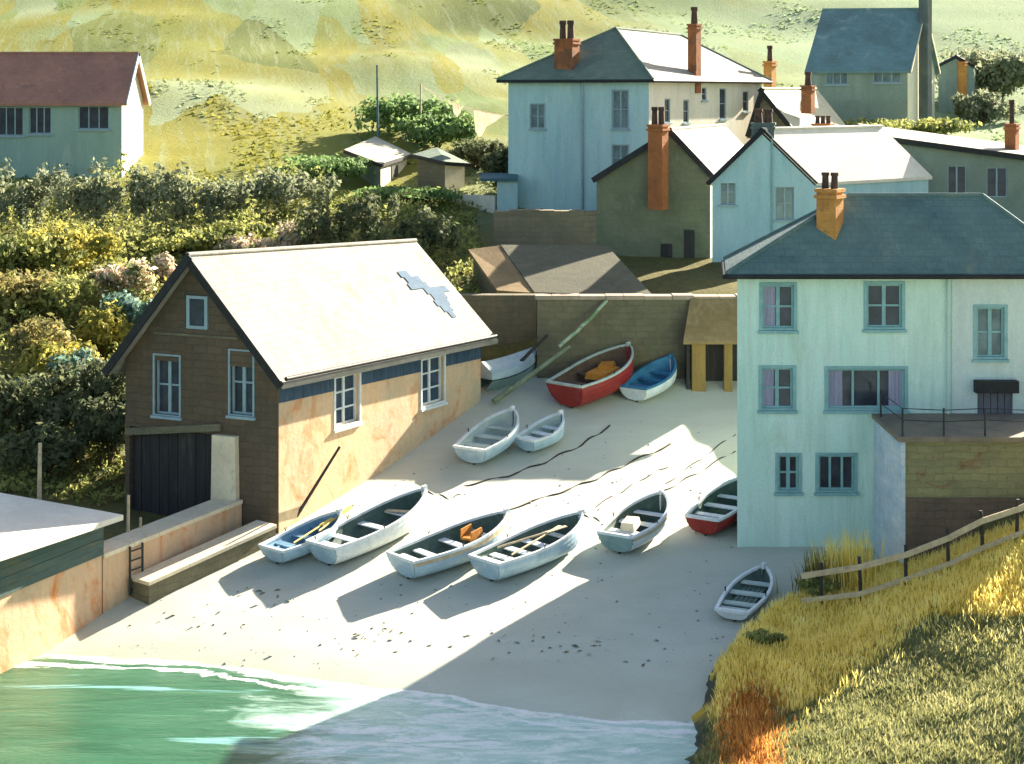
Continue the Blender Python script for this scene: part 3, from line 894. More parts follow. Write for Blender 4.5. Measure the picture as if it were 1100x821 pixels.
# attic window set proud in the gable triangle
s = S['G']
h = px_hole(s, 203, 222, 321, 350)
a = MB()
for (u0, u1, z0, z1) in ((h[0] - .06, h[0] + .05, h[2], h[3]), (h[1] - .05, h[1] + .06, h[2], h[3]), (h[0] - .06, h[1] + .06, h[3], h[3] + .09), (h[0] - .06, h[1] + .06, h[2] - .1, h[2])):
    a.obox(s.a, s.u, s.n, UP, (u0, u1, -.05, .06, z0, z1))
ao = a.build('attic_window', M['frame_grey'], boathouse)
a = MB(); a.obox(s.a, s.u, s.n, UP, (h[0] + .05, h[1] - .05, -.05, .025, h[2], h[3])); a.build('pane', M['pane'], ao)
# string course under it, lintel over the doorway, door leaf and cream jamb pier
a = MB(); a.obox(s.a, s.u, s.n, UP, (s.px_u(256), s.px_u(166), -.02, .05, s.px_z(2.5, 363), s.px_z(2.5, 361) + .02)); a.build('string_course', M['ledge_stone'], boathouse)
a = MB()
u0, u1 = s.px_u(238), s.px_u(137)
a.obox(s.at(u0, door[3] + .28), (s.u * (u1 - u0) + UP * -.42).normalized(), s.n, UP, (0, (u1 - u0) * 1.01, -.02, .12, -.14, .08))
a.build('lintel', M['ledge_stone'], boathouse)
a = MB()
for i in range(9):
    ua = door[0] + (door[1] - door[0]) * i / 9
    a.obox(s.a, s.u, s.n, UP, (ua + .008, ua + (door[1] - door[0]) / 9 - .008, -.215, -.17 - .008 * (i % 2), door[2] + .03, door[3] - .01))
a.obox(s.a, s.u, s.n, UP, (door[0], door[1], -.26, -.21, door[2] + .02, door[3]))
do = a.build('door', M['door_dark'], boathouse)
u1 = s.px_u(229); u0 = s.px_u(258)
a = MB(); a.obox(s.a, s.u, s.n, UP, (u0, u1 - .03, -.02, .22, zb, door[3] + .02), 0, .12); a.build('door_pier', M['cream_coping'], boathouse)
# shadow-side gutter
a = MB(); L = S['L']; a.tube([L.at(-.3, ze - .2, .5), L.at(L.len + .3, ze - .5, .5)], .07, 6); a.build('gutter', M['black_trim'], boathouse)

sl = S['L']  # dark blue strips paint the shadow that falls under the eave
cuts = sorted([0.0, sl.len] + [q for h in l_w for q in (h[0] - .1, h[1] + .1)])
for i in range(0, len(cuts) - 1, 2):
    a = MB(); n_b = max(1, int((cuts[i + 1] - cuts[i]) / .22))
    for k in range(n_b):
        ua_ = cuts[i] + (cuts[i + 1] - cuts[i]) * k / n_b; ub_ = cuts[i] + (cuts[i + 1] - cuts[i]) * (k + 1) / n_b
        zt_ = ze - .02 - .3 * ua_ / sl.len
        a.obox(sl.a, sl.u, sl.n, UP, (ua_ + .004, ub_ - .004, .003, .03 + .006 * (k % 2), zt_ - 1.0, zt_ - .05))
    a.build('eave_shade_band', M['eave_shade_blue'], boathouse)
# shadow patch near the far eave, painted as loose blue slates
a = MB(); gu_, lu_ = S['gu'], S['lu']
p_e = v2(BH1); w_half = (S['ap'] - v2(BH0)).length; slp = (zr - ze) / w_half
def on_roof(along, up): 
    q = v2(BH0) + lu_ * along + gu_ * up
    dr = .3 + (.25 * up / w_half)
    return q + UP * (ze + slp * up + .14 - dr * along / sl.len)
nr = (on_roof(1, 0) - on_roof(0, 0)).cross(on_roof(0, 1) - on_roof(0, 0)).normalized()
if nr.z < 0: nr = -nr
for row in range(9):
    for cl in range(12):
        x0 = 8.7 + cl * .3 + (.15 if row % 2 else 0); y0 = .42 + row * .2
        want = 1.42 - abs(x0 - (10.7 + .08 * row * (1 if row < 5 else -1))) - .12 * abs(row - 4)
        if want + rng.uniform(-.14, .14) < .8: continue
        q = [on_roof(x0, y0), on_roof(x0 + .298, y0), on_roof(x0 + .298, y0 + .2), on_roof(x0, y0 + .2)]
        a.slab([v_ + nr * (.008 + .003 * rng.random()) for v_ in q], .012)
a.build('roof_shade_patch', M['roof_shade_patch'], boathouse)

# leaning pole by the long wall
a = MB(); a.tube([on_beach(312, 562) - UP * .1, P(365, 480, 52.6)], .06, 7, 0, .04)
tag(a.build('mooring_pole', M['wood_dark']), 'dark pole leaning against the orange wall of the boathouse', 'pole')

# ------------------------------------------------------------------ right hand house
HX0, HX1, HY0, HY1 = 6.72, 16.7, 50.0, 53.6
HE = 8.24
root = empty('harbour_house', (HX0, HY0, 0)); tag(root, 'three storey mint green house with hipped slate roof and teal framed windows', 'house')
cen = Vector(((HX0 + HX1) / 2, (HY0 + HY1) / 2))
FX = 13.12
SF = Side((HX0, HY0), (FX, HY0), cen, 0); SE = Side((FX, HY0 - .035), (HX1, HY0 - .035), cen, 0)
SL = Side((HX0 + .5, HY1), (HX0, HY0), cen, 0); SR = Side((HX1, HY0), (HX1, HY1), cen, 0); SB = Side((HX0 + .5, HY1), (HX1, HY1), cen, 0)
rects = [(819, 853, 306, 353), (931, 969, 305, 352), (818, 852, 395, 439), (889, 972, 396, 439), (836, 858, 489, 527), (879, 918, 489, 527)]
hs = [px_hole(SF, *r_) for r_ in rects]
w = MB(); facade(w, SF, -.9, HE, hs); facade(w, SL, -.9, HE); facade(w, SR, -.9, HE); facade(w, SB, -.9, HE)
w.build('wall', M['mint'], root)
cur = [[(0.02, .42)], [], [(.03, .40)], [(.03, .20), (.80, .97)], [], []]
colsn = [2, 2, 2, 3, 2, 3]
for h, c_, n_ in zip(hs, cur, colsn): window(root, SF, *h, frame='frame_teal', pane='pane', cols=n_, rows=1 if n_ == 3 else 2, surround=.09, curtains=c_)
eh = [px_hole(SE, 1049, 1079, 330, 384), px_hole(SE, 1050, 1088, 418, 470)]
w = MB(); facade(w, SE, -.9, HE, eh)
w.face([Vector((FX, HY0 - .035, -.9)), Vector((FX, HY0, -.9)), Vector((FX, HY0, HE)), Vector((FX, HY0 - .035, HE))][::-1])
w.build('extension_wall', M['mint_pale'], root)
window(root, SE, *eh[0], frame='frame_teal', pane='pane_grey', cols=2, rows=2, surround=.09)
h = eh[1]; a = MB()
for i in range(5):
    ua = h[0] + (h[1] - h[0]) * i / 5
    a.obox(SE.a, SE.u, SE.n, UP, (ua + .01, ua + (h[1] - h[0]) / 5 - .01, -.16, -.10, h[2], h[3]))
do = a.build('door', M['door_grey'], root)
a = MB(); a.obox(SE.a, SE.u, SE.n, UP, (h[0] - .12, h[1] + .1, -.02, .3, h[3] - .08, h[3] + .28)); a.build('door_canopy', M['black_trim'], root)
# hipped roof
o_ = .38; th = .13; RY = (HY0 + HY1) / 2 - .1; RZ = 10.45
e0, e1, e2, e3 = (Vector((HX0 - o_, HY0 - o_, HE + .02)), Vector((HX1 + o_, HY0 - o_, HE + .02)), Vector((HX1 + o_, HY1 + o_, HE + .02)), Vector((HX0 + .12, HY1 + o_, HE + .02)))
r0, r1 = Vector((10.4, RY, RZ)), Vector((HX1 - 2.2, RY, RZ))
r = MB()
for q in ([e0, e1, r1, r0], [e1, e2, r1], [e2, e3, r0, r1], [e3, e0, r0]): r.slab(q, th)
ro = r.build('roof', M['roof_slate'], root)
t = MB()
for q in ((e0, r0), (r0, r1), (r1, e1), (e3, r0)): t.tube([q[0], q[1]], .075, 6)
t.build('ridge_tiles', M['roof_slate'], ro)
t = MB(); t.tube([Vector((HX0 - o_ - .05, HY0 - o_ - .05, HE - .08)), Vector((HX1 + o_, HY0 - o_ - .05, HE - .08))], .075, 6)
t.tube([Vector((HX0 - o_ - .05, HY0 - o_ - .05, HE - .08)), Vector((HX0 + .08, HY1 + o_, HE - .08))], .075, 6)
t.build('gutter', M['black_trim'], root)
t = MB(); t.tube([Vector((13.0, HY0 - .09, HE - .1)), Vector((13.0, HY0 - .09, .1))], .045, 6); t.build('drainpipe', M['mint_pale'], root)
chimney(root, 9.66, 50.9, 8.1, P(890, 203, 50.9).z, .62, .62, 'brick_ochre', 2, .5, -33, .12)

# ------------------------------------------------------------------ terrace in front of it
TX, TY = P(968, 0, 46.6).x, 46.6
TZ = P(0, 474, 46.6).z
root = empty('terrace_wall', (TX, TY, 0)); tag(root, 'lichened yellow brown stone terrace wall with whitewashed end in front of mint house', 'wall')
a = MB(); a.obox((0, 0, 0), (1, 0, 0), (0, 1, 0), UP, (TX + .01, 17.5, TY, TY + .5, .9, TZ)); a.build('wall', M['terrace_wall'], root)
a = MB(); a.obox((0, 0, 0), (1, 0, 0), (0, 1, 0), UP, (TX + .02, 17.5, TY - .07, TY - .003, -1, 2.35)); a.build('plinth_or_shade', M['plinth_or_shade'], root)  # brown strip painted as the shade low on the terrace wall
a = MB(); a.obox((0, 0, 0), (1, 0, 0), (0, 1, 0), UP, (TX - .02, TX + .1, TY - .08, HY0 - .04, -1, TZ - .02)); a.build('end_wall', M['white_wall'], root)
a = MB(); a.obox((0, 0, 0), (1, 0, 0), (0, 1, 0), UP, (TX - .1, 17.5, TY - .12, HY0 - .045, TZ, TZ + .13)); a.build('coping', M['terrace_floor'], root)
root = empty('terrace_railing', (TX, TY, TZ + .13)); tag(root, 'thin black iron railing along the top of the terrace wall', 'railing')
rp = [Vector((TX + .05, HY0 - .6, TZ + .13)), Vector((TX + .05, TY + .05, TZ + .13))] + [Vector((TX + .05 + k * 1.15, TY + .05, TZ + .13)) for k in range(1, 6)]
for p in rp: a = MB(); a.tube([p, p + UP * .78], .03, 6); a.build('post', M['iron'], root)
for h_ in (.74, .42):
    a = MB(); a.tube([p + UP * (h_ + (.03 if i % 2 else -.02)) for i, p in enumerate(rp)], .014, 5); a.build('rail', M['iron'], root)

# ------------------------------------------------------------------ lean-to beside the house
root = empty('lean_to', (7.2, 62.5, 2.3)); tag(root, 'small open lean-to with tan roof and ochre posts beside the harbour wall', 'lean-to')
lx0, lx1, ly0, ly1 = P(738, 0, 62.2).x, 9.0, 62.2, 63.4
zE, zR = P(0, 366, 62.2).z, P(0, 321, 63.4).z
a = MB(); a.slab([(lx0 - .15, ly0 - .15, zE), (lx1, ly0 - .15, zE), (lx1, ly1, zR), (lx0 + .25, ly1, zR)], .12); a.build('roof', M['roof_tan'], root)
for x in (lx0 + .45, lx0 + 1.55):
    a = MB(); a.box((x, ly0 + .25, 1.7), (.5 if x < lx0 + 1 else .3, .3, zE - 1.7 + .05)); a.build('post', M['ochre_post'], root)
a = MB(); a.box(((lx0 + lx1) / 2 + .1, 63.3, 1.6), (lx1 - lx0 - .1, .12, zE - 1.45)); a.build('back_boards', M['door_dark'], root)
a = MB(); a.box((lx0 + .08, 62.85, 1.6), (.12, .8, zE - 1.5)); a.build('side_boards', M['wood_dark'], root)

# ------------------------------------------------------------------ retaining wall and low building above it
WY = 63.5
wz = P(0, 322, WY).z
root = empty('harbour_wall', (3, WY, 2.4)); tag(root, 'tall dark olive stone retaining wall behind the red boat', 'wall')
a = MB(); a.obox((0, 0, 0), (1, 0, 0), (0, 1, 0), UP, (P(577, 0, WY).x, 9.4, WY, WY + .6, 1.0, wz)); a.build('wall', M['wall_olive'], root)
a = MB()
x = P(575, 0, WY).x
while x < 9.3:
    l_ = rng.uniform(.6, 1.1); a.obox((0, 0, 0), (1, 0, 0), (0, 1, 0), UP, (x, min(x + l_ - .02, 9.4), WY - .06, WY + .62, wz + .003, wz + .12 + rng.uniform(0, .05))); x += l_
a.build('coping', M['pink_coping'], root)
root = empty('slip_side_wall', (-.4, 65.5, 2.4)); tag(root, 'short dark stone wall between the boathouse and the harbour wall', 'wall')
a = MB(); a.obox((0, 0, 0), (1, 0, 0), (0, 1, 0), UP, (P(478, 0, 65.6).x, P(577, 0, WY).x - .01, 65.2, 65.8, 1.2, P(0, 316, 65.6).z)); a.build('wall', M['wall_olive'], root)

root = empty('low_outbuilding', (2.5, 68, 5)); tag(root, 'low outbuilding with long dark brown slate roof above the harbour wall', 'outbuilding')
e_a, e_b = P(574, 314, 65.9), P(702, 318, 65.9); t_a, t_b = P(538, 263, 71), P(652, 264, 71)
a = MB(); a.slab([e_a, e_b, t_b, t_a], .14); a.build('roof', M['roof_dark'], root)
g_a, g_b = P(534, 312, 66.2), P(503, 268, 71)
a = MB(); a.slab([e_a + Vector((-.02, .05, -.03)), t_a + Vector((-.02, 0, -.03)), g_b, g_a], .14); a.build('hip_roof', M['roof_tan'], root)
a = MB()
for q in ((g_a, e_a), (e_a, e_b), (e_b, t_b), (t_b, t_a), (g_b, g_a)):
    p0, p1 = Vector(q[0]), Vector(q[1]); ins = Vector((2.3, 68.5, 0))
    def sh(p): 
        d = v2(ins) - v2(p); return p + d.normalized() * .25
    p0, p1 = sh(p0), sh(p1)
    a.face([Vector((p0.x, p0.y, 4.2)), Vector((p1.x, p1.y, 4.2)), p1 - UP * .12, p0 - UP * .12])
a.build('wall', M['wall_olive'], root)
a = MB()
p0, p1 = P(530, 230, 77), P(652, 226, 77)
a.obox((0, 0, 0), (1, 0, 0), (0, 1, 0), UP, (p0.x, p1.x, 77, 77.6, 4.5, p0.z)); 
x = p0.x
while x < p1.x - .3:
    a.obox((0, 0, 0), (1, 0, 0), (0, 1, 0), UP, (x + .01, min(p1.x, x + .7), 76.97, 77.63, p0.z + .003, p0.z + .1 + rng.uniform(0, .1))); x += .7
tag(a.build('garden_wall', M['wall_tan']), 'tan stone garden wall at the foot of the big pale blue house', 'wall')

# ------------------------------------------------------------------ big pale blue house with hipped roof
A_, B_, C_ = P(546, 0, 87), P(697, 0, 84), P(818, 0, 95)
A_, B_, C_ = v2(A_), v2(B_), v2(C_); D_ = A_ + C_ - B_; cen = (A_ + C_) / 2
root = empty('villa', (cen.x, cen.y, 7)); tag(root, 'large house with shade blue and sunlit cream walls, hipped roof and three tall chimneys', 'house')
zE = 14.2; zB = 5.6
s1 = Side(A_, B_, cen, zB); s2 = Side(B_, C_, cen, zB); s3 = Side(C_, D_, cen, zB); s4 = Side(D_, A_, cen, zB)
h1 = [px_hole(s1, 570, 585, 112, 138), px_hole(s1, 658, 675, 97, 138), px_hole(s1, 658, 675, 156, 184)]
w = MB(); facade(w, s1, zB, zE, h1, .12); facade(w, s3, zB, zE); facade(w, s4, zB, zE); w.build('wall', M['blue_shade_wash'], root)
h2 = [px_hole(s2, 714, 720, 106, 132), px_hole(s2, 734, 740, 107, 132), px_hole(s2, 754, 759, 94, 108), px_hole(s2, 773, 780, 95, 128), px_hole(s2, 798, 804, 98, 120)]
w = MB(); facade(w, s2, zB, zE, h2, .12); w.build('side_wall', M['cream_wash'], root)  # cream marks the sunlit face; the blue faces carry painted shade
for h in h1: window(root, s1, *h, frame='frame_grey', pane='pane_grey', cols=2, rows=2, reveal=.12, fw=.05, bar=.025, surround=.04)
for h in h2: window(root, s2, *h, frame='frame_grey', pane='pane', cols=1, rows=2, reveal=.12, fw=.06, bar=.025)
ub = (C_ - B_).normalized(); ua = (B_ - A_).normalized(); o_ = .4
q0, q1, q2, q3 = A_ - ua * o_ - ub * o_, B_ + ua * o_ - ub * o_, C_ + ua * o_ + ub * o_, D_ - ua * o_ + ub * o_
mid = (A_ + B_) / 2; RZ = P(655, 30, 88).z
k0, k1 = mid + ub * 3.9 + UP * RZ, mid + ub * 11.2 + UP * (RZ - .15)
ez = UP * (zE + .1)
r = MB()
for q in ([q1 + ez, q2 + ez, k1, k0], [q3 + ez, q0 + ez, k0, k1], [q2 + ez, q3 + ez, k1]): r.slab(q, .14)
ro = r.build('roof', M['roof_white'], root)
r = MB(); r.slab([q0 + ez, q1 + ez, k0], .14); r.build('hip_roof', M['roof_olive'], root)  # olive hip is a darkened copy for the shaded slope
t = MB()
for q in ((q0 + ez, k0), (q1 + ez, k0), (k0, k1), (k1, q2 + ez)): t.tube([q[0], q[1]], .09, 6)
t.build('ridge_tiles', M['roof_olive'], ro)
t = MB(); t.tube([q0 + UP * zE, q1 + UP * zE], .09, 6); t.tube([q1 + UP * zE, q2 + UP * zE], .09, 6); t.build('gutter', M['black_trim'], root)
t = MB(); u = s1.px_u(626); t.tube([s1.at(u, zE, .1), s1.at(u, zB, .1)], .07, 6); t.build('drainpipe', M['frame_grey'], root)
p = P(609, 84, 86.6); chimney(root, p.x, p.y, p.z - .8, P(0, 42, 86.6).z, 1.05, .8, 'brick_dark', 2, .95, -30, .19)
p = P(746, 84, 88.5); chimney(root, p.x, p.y, p.z - .8, P(0, 26, 88.5).z, .5, .55, 'brick_dark', 1, .9, -34, .19)
p = P(827, 90, 96); chimney(root, p.x, p.y, p.z - 1.5, P(0, 66, 96).z, .5, .6, 'brick_ochre', 1, .9, -34, .16)
a = MB(); p = P(534, 188, 86.3); a.slab([P(516, 192, 85.5), P(556, 192, 85.5), P(556, 186, 87.2), P(516, 186, 87.2)], .14)
a.build('porch_roof', M['dark_teal'], root)
a = MB(); a.obox((0, 0, 0), (1, 0, 0), (0, 1, 0), UP, (P(534, 0, 86.2).x, P(556, 0, 86.2).x, 85.7, 87.4, 6.4, P(0, 192, 86.2).z)); a.build('porch', M['blue_shade_wash'], root)

# ------------------------------------------------------------------ mossy gable house
c0, c1 = P(763, 0, 76), P(641, 0, 77); c2 = P(815, 0, 86)
gz = P(0, 187, 76).z
root, S = gable_house('cottage', 'cottage with dark mossy gable, white roof and tall orange chimney', 'house', c0, c1, c2, 4.6, gz, P(722, 142, 76.5).z,
                      'dark_green_wall', 'roof_white', ridge_t=.34, over=.15, ze2=P(0, 193, 77).z, holes=dict(G=[]), sidem='cream_wash')
s = S['G']; 
for r_ in ((735, 746, 247, 310), (710, 722, 262, 290)):
    h = px_hole(s, *r_); a = MB(); a.obox(s.a, s.u, s.n, UP, (h[0], h[1], -.02, .05, h[2], h[3])); o = a.build('door' if r_[0] == 735 else 'shutter', M['door_dark'], root)
p = P(707, 0, 75.6); chimney(root, p.x, p.y, P(0, 225, 75.6).z, P(0, 134, 75.6).z, .72, .6, 'brick', 2, .8, -33, .15)

# ------------------------------------------------------------------ blue gable cottage
c0, c1 = P(877, 0, 75), P(765, 0, 75); c2 = c0 + Vector((6.4, 5.6, 0))
gz = P(0, 197, 75).z
s0 = Side(c0, c1, (c0 + c2) / 2 + (c1 - c0) / 2, 0)
bh = [px_hole(s0, 774, 790, 193, 220), px_hole(s0, 833, 853, 201, 236)]
root, S = gable_house('cottage', 'pale blue gabled cottage with bright white roof and twin chimney pots', 'house', c0, c1, c2, 4.6, gz, P(820, 142, 75).z,
                      'blue_shade_wash2', 'roof_bright', over=.12, holes=dict(G=bh), ridge_t=.5)
for h in bh: window(root, S['G'], *h, frame='frame_grey', pane='pane_grey', cols=2, rows=2, fw=.05, bar=.025)
p = P(820, 0, 75.4); chimney(root, p.x, p.y, P(0, 152, 75.4).z, P(0, 132, 75.4).z, 1.0, .6, 'brick_grey', 2, .62, -12, .2)
p = P(884, 0, 80.2); chimney(root, p.x, p.y, P(0, 152, 80.2).z, P(0, 133, 80.2).z, .85, .6, 'brick_dark', 3, .38, -30, .12)
t = MB(); u = S['G'].px_u(829); t.tube([S['G'].at(u, gz + 2.1, .07), S['G'].at(u, 4.6, .07)], .045, 6); t.build('drainpipe', M['frame_teal'], root)

# ------------------------------------------------------------------ small pale roofed house behind
c0, c1 = P(852, 0, 91), P(806, 0, 92); c2 = c0 + Vector((4.2, 7, 0))
root, S = gable_house('cottage', 'small cottage with pinkish pale roof half hidden behind the blue gable', 'house', c0, c1, c2, 7, P(0, 140, 91).z, P(0, 98, 91).z,
                      'ledge_stone', 'roof_shed', over=.15, ridge_t=.72)
p = P(868, 0, 93); chimney(root, p.x, p.y, P(0, 122, 93).z, P(0, 92, 93).z, .6, .55, 'brick_dark', 1, .75, -33, .19)

# ------------------------------------------------------------------ long grey building on the right
LX0, LX1, LY0, LY1 = P(948, 0, 82).x, P(1150, 0, 82).x, 82, 87
root = empty('long_building', (LX0, LY0, 6)); tag(root, 'long grey building with low white roof behind the slate roofed house', 'building')
cen = Vector(((LX0 + LX1) / 2, 84))
sf = Side((LX0, LY0), (LX1, LY0), cen, 0); sl = Side((LX0, LY1), (LX0, LY0), cen, 0); sb = Side((LX0, LY1), (LX1, LY1), cen, 0); sr = Side((LX1, LY0), (LX1, LY1), cen, 0)
lh = [px_hole(sf, 1018, 1038, 178, 212), px_hole(sf, 1060, 1082, 180, 212)]
za, zc = P(0, 148, 82).z, P(0, 176, 82).z
w = MB(); facade(w, sf, 5.5, (za, zc), lh, .14); facade(w, sl, 5.5, (za + .2, za)); facade(w, sb, 5.5, (za + .5, zc + .5)); facade(w, sr, 5.5, (zc, zc + .4)); w.build('wall', M['grey_slate_wall'], root)
for h in lh: window(root, sf, *h, frame='frame_grey', pane='pane', cols=2, rows=1, reveal=.14, fw=.05, bar=.025, sill=False)
a = MB(); a.slab([(LX0 - .2, LY0 - .25, za + .12), (LX1 + .2, LY0 - .25, zc + .1), (LX1 + .2, LY1, zc + .62), (LX0 - .2, LY1, za + .62)], .13); a.build('roof', M['roof_white'], root)
a = MB(); a.obox(Vector((LX0 - .2, LY0 - .28, za - .03)), Vector((LX1 - LX0 + .4, 0, zc - za)).normalized(), (0, 1, 0), UP, (0, LX1 - LX0 + .5, -.02, .03, -.14, .13)); a.build('fascia', M['black_trim'], root)
p = P(1087, 0, 84); chimney(root, p.x, p.y, P(0, 165, 84).z, P(0, 133, 84).z, .55, .6, 'brick', 1, 1.2, -34, .13)

# ------------------------------------------------------------------ cottage at top right, and its outbuilding
c0, c1, c2 = P(975, 0, 104), P(1004, 0, 110), P(870, 0, 105)
root = None
gz = P(0, 74, 104).z
Gs = Side(c0, c2, (c1 + c2) / 2, 0)
th_ = [px_hole(Gs, 887, 911, 76, 91), px_hole(Gs, 938, 968, 75, 89)]
root, S = gable_house('hill_cottage', 'grey cottage with slate roof and dark end chimney high on the hill at top right', 'house', c0, c1, c2, P(0, 135, 104).z, gz, P(0, 12, 107).z,
                      'cream_wash', 'roof_pale_blue', sidem='grey_wash', over=.25, holes=dict(L=th_), trim='cream_coping')  # cream gable end has the sunlight put into its colour
for h in th_: window(root, S['L'], *h, frame='frame_grey', pane='pane_grey', cols=3, rows=1, reveal=.12, fw=.06, bar=.03)
p = P(991, 0, 106.6); zz = P(0, 128, 106.6).z
chimney(root, p.x + .1, p.y - .3, zz, P(0, -8, 106.6).z, .62, .6, 'brick_grey', 0, .5, -40, .2)
a = MB(); s = S['L']; a.obox(s.a, s.u, s.n, UP, (.05, s.len - .1, .003, .06, P(0, 135, 104).z, P(0, 108, 104).z)); a.build('plinth_or_shade', M['grey_slate_wall'], root)
c0, c1, c2 = P(1046, 0, 113), P(1008, 0, 112), P(1052, 0, 118)
root, S = gable_house('outbuilding', 'small grey outbuilding with orange chimney beside the hilltop cottage', 'outbuilding', c0, c1, c2, 11, P(0, 72, 112).z, P(0, 62, 112).z, 'grey_wash', 'roof_olive', over=.1)
p = P(1034, 0, 112.6); chimney(root, p.x, p.y, P(0, 112, 111).z, P(0, 66, 111).z, .45, .5, 'brick_ochre', 0, .3, -35)

# ------------------------------------------------------------------ cottage at top left
LXa, LXb = P(-30, 0, 88).x, P(131, 0, 88).x
Lc0, Lc1, Lc2 = Vector((LXb, 88, 0)), Vector((LXb, 93, 0)), Vector((LXa, 88, 0))
s0 = Side(Lc0, Lc2, Vector((LXa, 90.5)), 0)
lh = [px_hole(s0, -3, 25, 115, 146), px_hole(s0, 31, 55, 115, 144), px_hole(s0, 84, 117, 114, 139)]
root, S = gable_house('cottage', 'green walled cottage with brown red roof on the left hillside', 'house', Lc0, Lc1, Lc2, 8.4, P(0, 108, 88).z, P(0, 60, 90.5).z, 'cream_wash', 'roof_brown',
                      sidem='green_wash', over=.3, holes=dict(L=lh), trim='frame_white')  # cream on the gable end paints it sunlit beside the green front
for h in lh: window(root, S['L'], *h, frame='frame_grey', pane='pane', cols=3, rows=1, fw=.06, bar=.03)

# ------------------------------------------------------------------ two sheds on the hillside
def shed(label, pc, pl, pr, zb, zt, zl, zr_, zbk, wl, wr, rm, openings=()):
    c, l, r_ = v2(pc), v2(pl), v2(pr); bk = l + r_ - c; cen = (l + r_) / 2
    root = empty('garden_shed', (cen.x, cen.y, zb)); tag(root, label, 'shed', 'sheds on the hillside')
    sl, sr = Side(c, l, cen, zb), Side(c, r_, cen, zb)
    w = MB(); facade(w, sl, zb, (zt, zl)); facade(w, Side(l, bk, cen, zb), zb, (zl, zbk)); w.build('wall', M[wl], root)
    w = MB(); facade(w, sr, zb, (zt, zr_)); facade(w, Side(r_, bk, cen, zb), zb, (zr_, zbk)); w.build('front_wall', M[wr], root)
    for o_ in openings:
        h = px_hole(sr, *o_); a = MB(); a.obox(sr.a, sr.u, sr.n, UP, (h[0], h[1], -.02, .04, h[2], h[3])); a.build('door', M['door_dark'], root)
    e = .22
    def ex(p, z): return p + (p - cen).normalized() * e * 1.3 + UP * (z + .12)
    a = MB(); a.slab([ex(c, zt), ex(r_, zr_), ex(bk, zbk), ex(l, zl)], .13); a.build('roof', M[rm], root)
    a = MB()
    for q in ((ex(l, zl), ex(c, zt)), (ex(c, zt), ex(r_, zr_))):
        d = (q[1] - q[0]); ln = d.length; d.normalize()
        a.obox(q[0], d, d.cross(UP).normalized(), UP, (0, ln, -.0, .05, -.2, -.01))
    a.build('fascia', M['black_trim'], root)


shed('pale flat roofed shed with a small dark opening on the hillside', P(409, 0, 89), P(375, 0, 92), P(437, 0, 93.5), 8.1, P(0, 178, 89).z, P(0, 163, 92).z, P(0, 170, 90.5).z, P(0, 150, 94.5).z,
     'grey_slate_wall', 'cream_wash', 'roof_shed', [(420, 427, 178, 198)])  # grey wall toned as the shaded side, cream as the sunlit front
shed('narrow shed with olive roof and white end wall beside the flat roofed shed', P(478, 0, 88), P(449, 0, 89.5), P(499, 0, 89.2), 7.4, P(0, 176, 88).z, P(0, 168, 89.5).z, P(0, 178, 89.2).z, P(0, 160, 92).z,
     'wall_olive', 'cream_coping', 'roof_olive')
a = MB(); p0, p1 = P(481, 0, 87.2), P(533, 0, 86); d = v2(p1 - p0); zt = P(0, 209, 87).z
a.obox(v2(p0), d.normalized(), d.normalized().cross(UP), UP, (0, d.length, -.2, .2, 7, zt)); tag(a.build('garden_wall', M['cream_wash']), 'low pale garden wall below the narrow shed', 'wall')

# pole and washing line
a = MB(); p = P(406, 132, 96); a.tube([p - UP * .8, P(405, 70, 96)], .08, 7, 0, .05); tag(a.build('pole', M['dark_teal']), 'thin dark pole standing on the hill above the sheds', 'pole')
root = empty('washing_line', P(455, 95, 97)); tag(root, 'washing line strung from the hill to the big house', 'washing line')
l0, l1 = P(452, 92, 97), P(547, 124, 88)
def lp(t): return l0.lerp(l1, t) - UP * (1 - (2 * t - 1) ** 2) * .35
a = MB(); a.tube([lp(i / 12) for i in range(13)], .025, 5); a.build('line', M['cloth'], root)
a = MB(); a.tube([l0 - UP * 1.6, l0 + UP * .1], .05, 6); a.build('post', M['wood_pale'], root)
for (t0, t1, lab, dr) in ((.38, .49, 'small white cloth hanging on the washing line', [(.0, 0), (.08, .55), (.5, .75), (.8, .3), (1, 0)]), (.62, .93, 'large ragged white sheet hanging on the washing line', [(0, 0), (.04, 1.1), (.22, 1.5), (.45, .75), (.8, .35), (1, .05)])):
    a = MB(); n_ = 16
    def dz(k): return np.interp(k, [q[0] for q in dr], [q[1] for q in dr])
    for i in range(n_):
        ka, kb = i / n_, (i + 1) / n_
        pa, pb = lp(t0 + (t1 - t0) * ka), lp(t0 + (t1 - t0) * kb)
        oa, ob = Vector((0, .06 * math.sin(i * 1.3), 0)), Vector((0, .06 * math.sin((i + 1) * 1.3), 0))
        q = [pa, pb, pb - UP * dz(kb) + ob * 2, pa - UP * dz(ka) + oa * 2]
        th = Vector((.01, .02, 0))
        a.face(q, 0, True); a.face([p_ + th for p_ in reversed(q)], 0, True)
    tag(a.build('laundry', M['cloth']), lab, 'laundry', 'laundry on the line')

# ------------------------------------------------------------------ quay on the left
def quay_side(a, b): return Side(a, b, Vector((-30, 60)), 0)


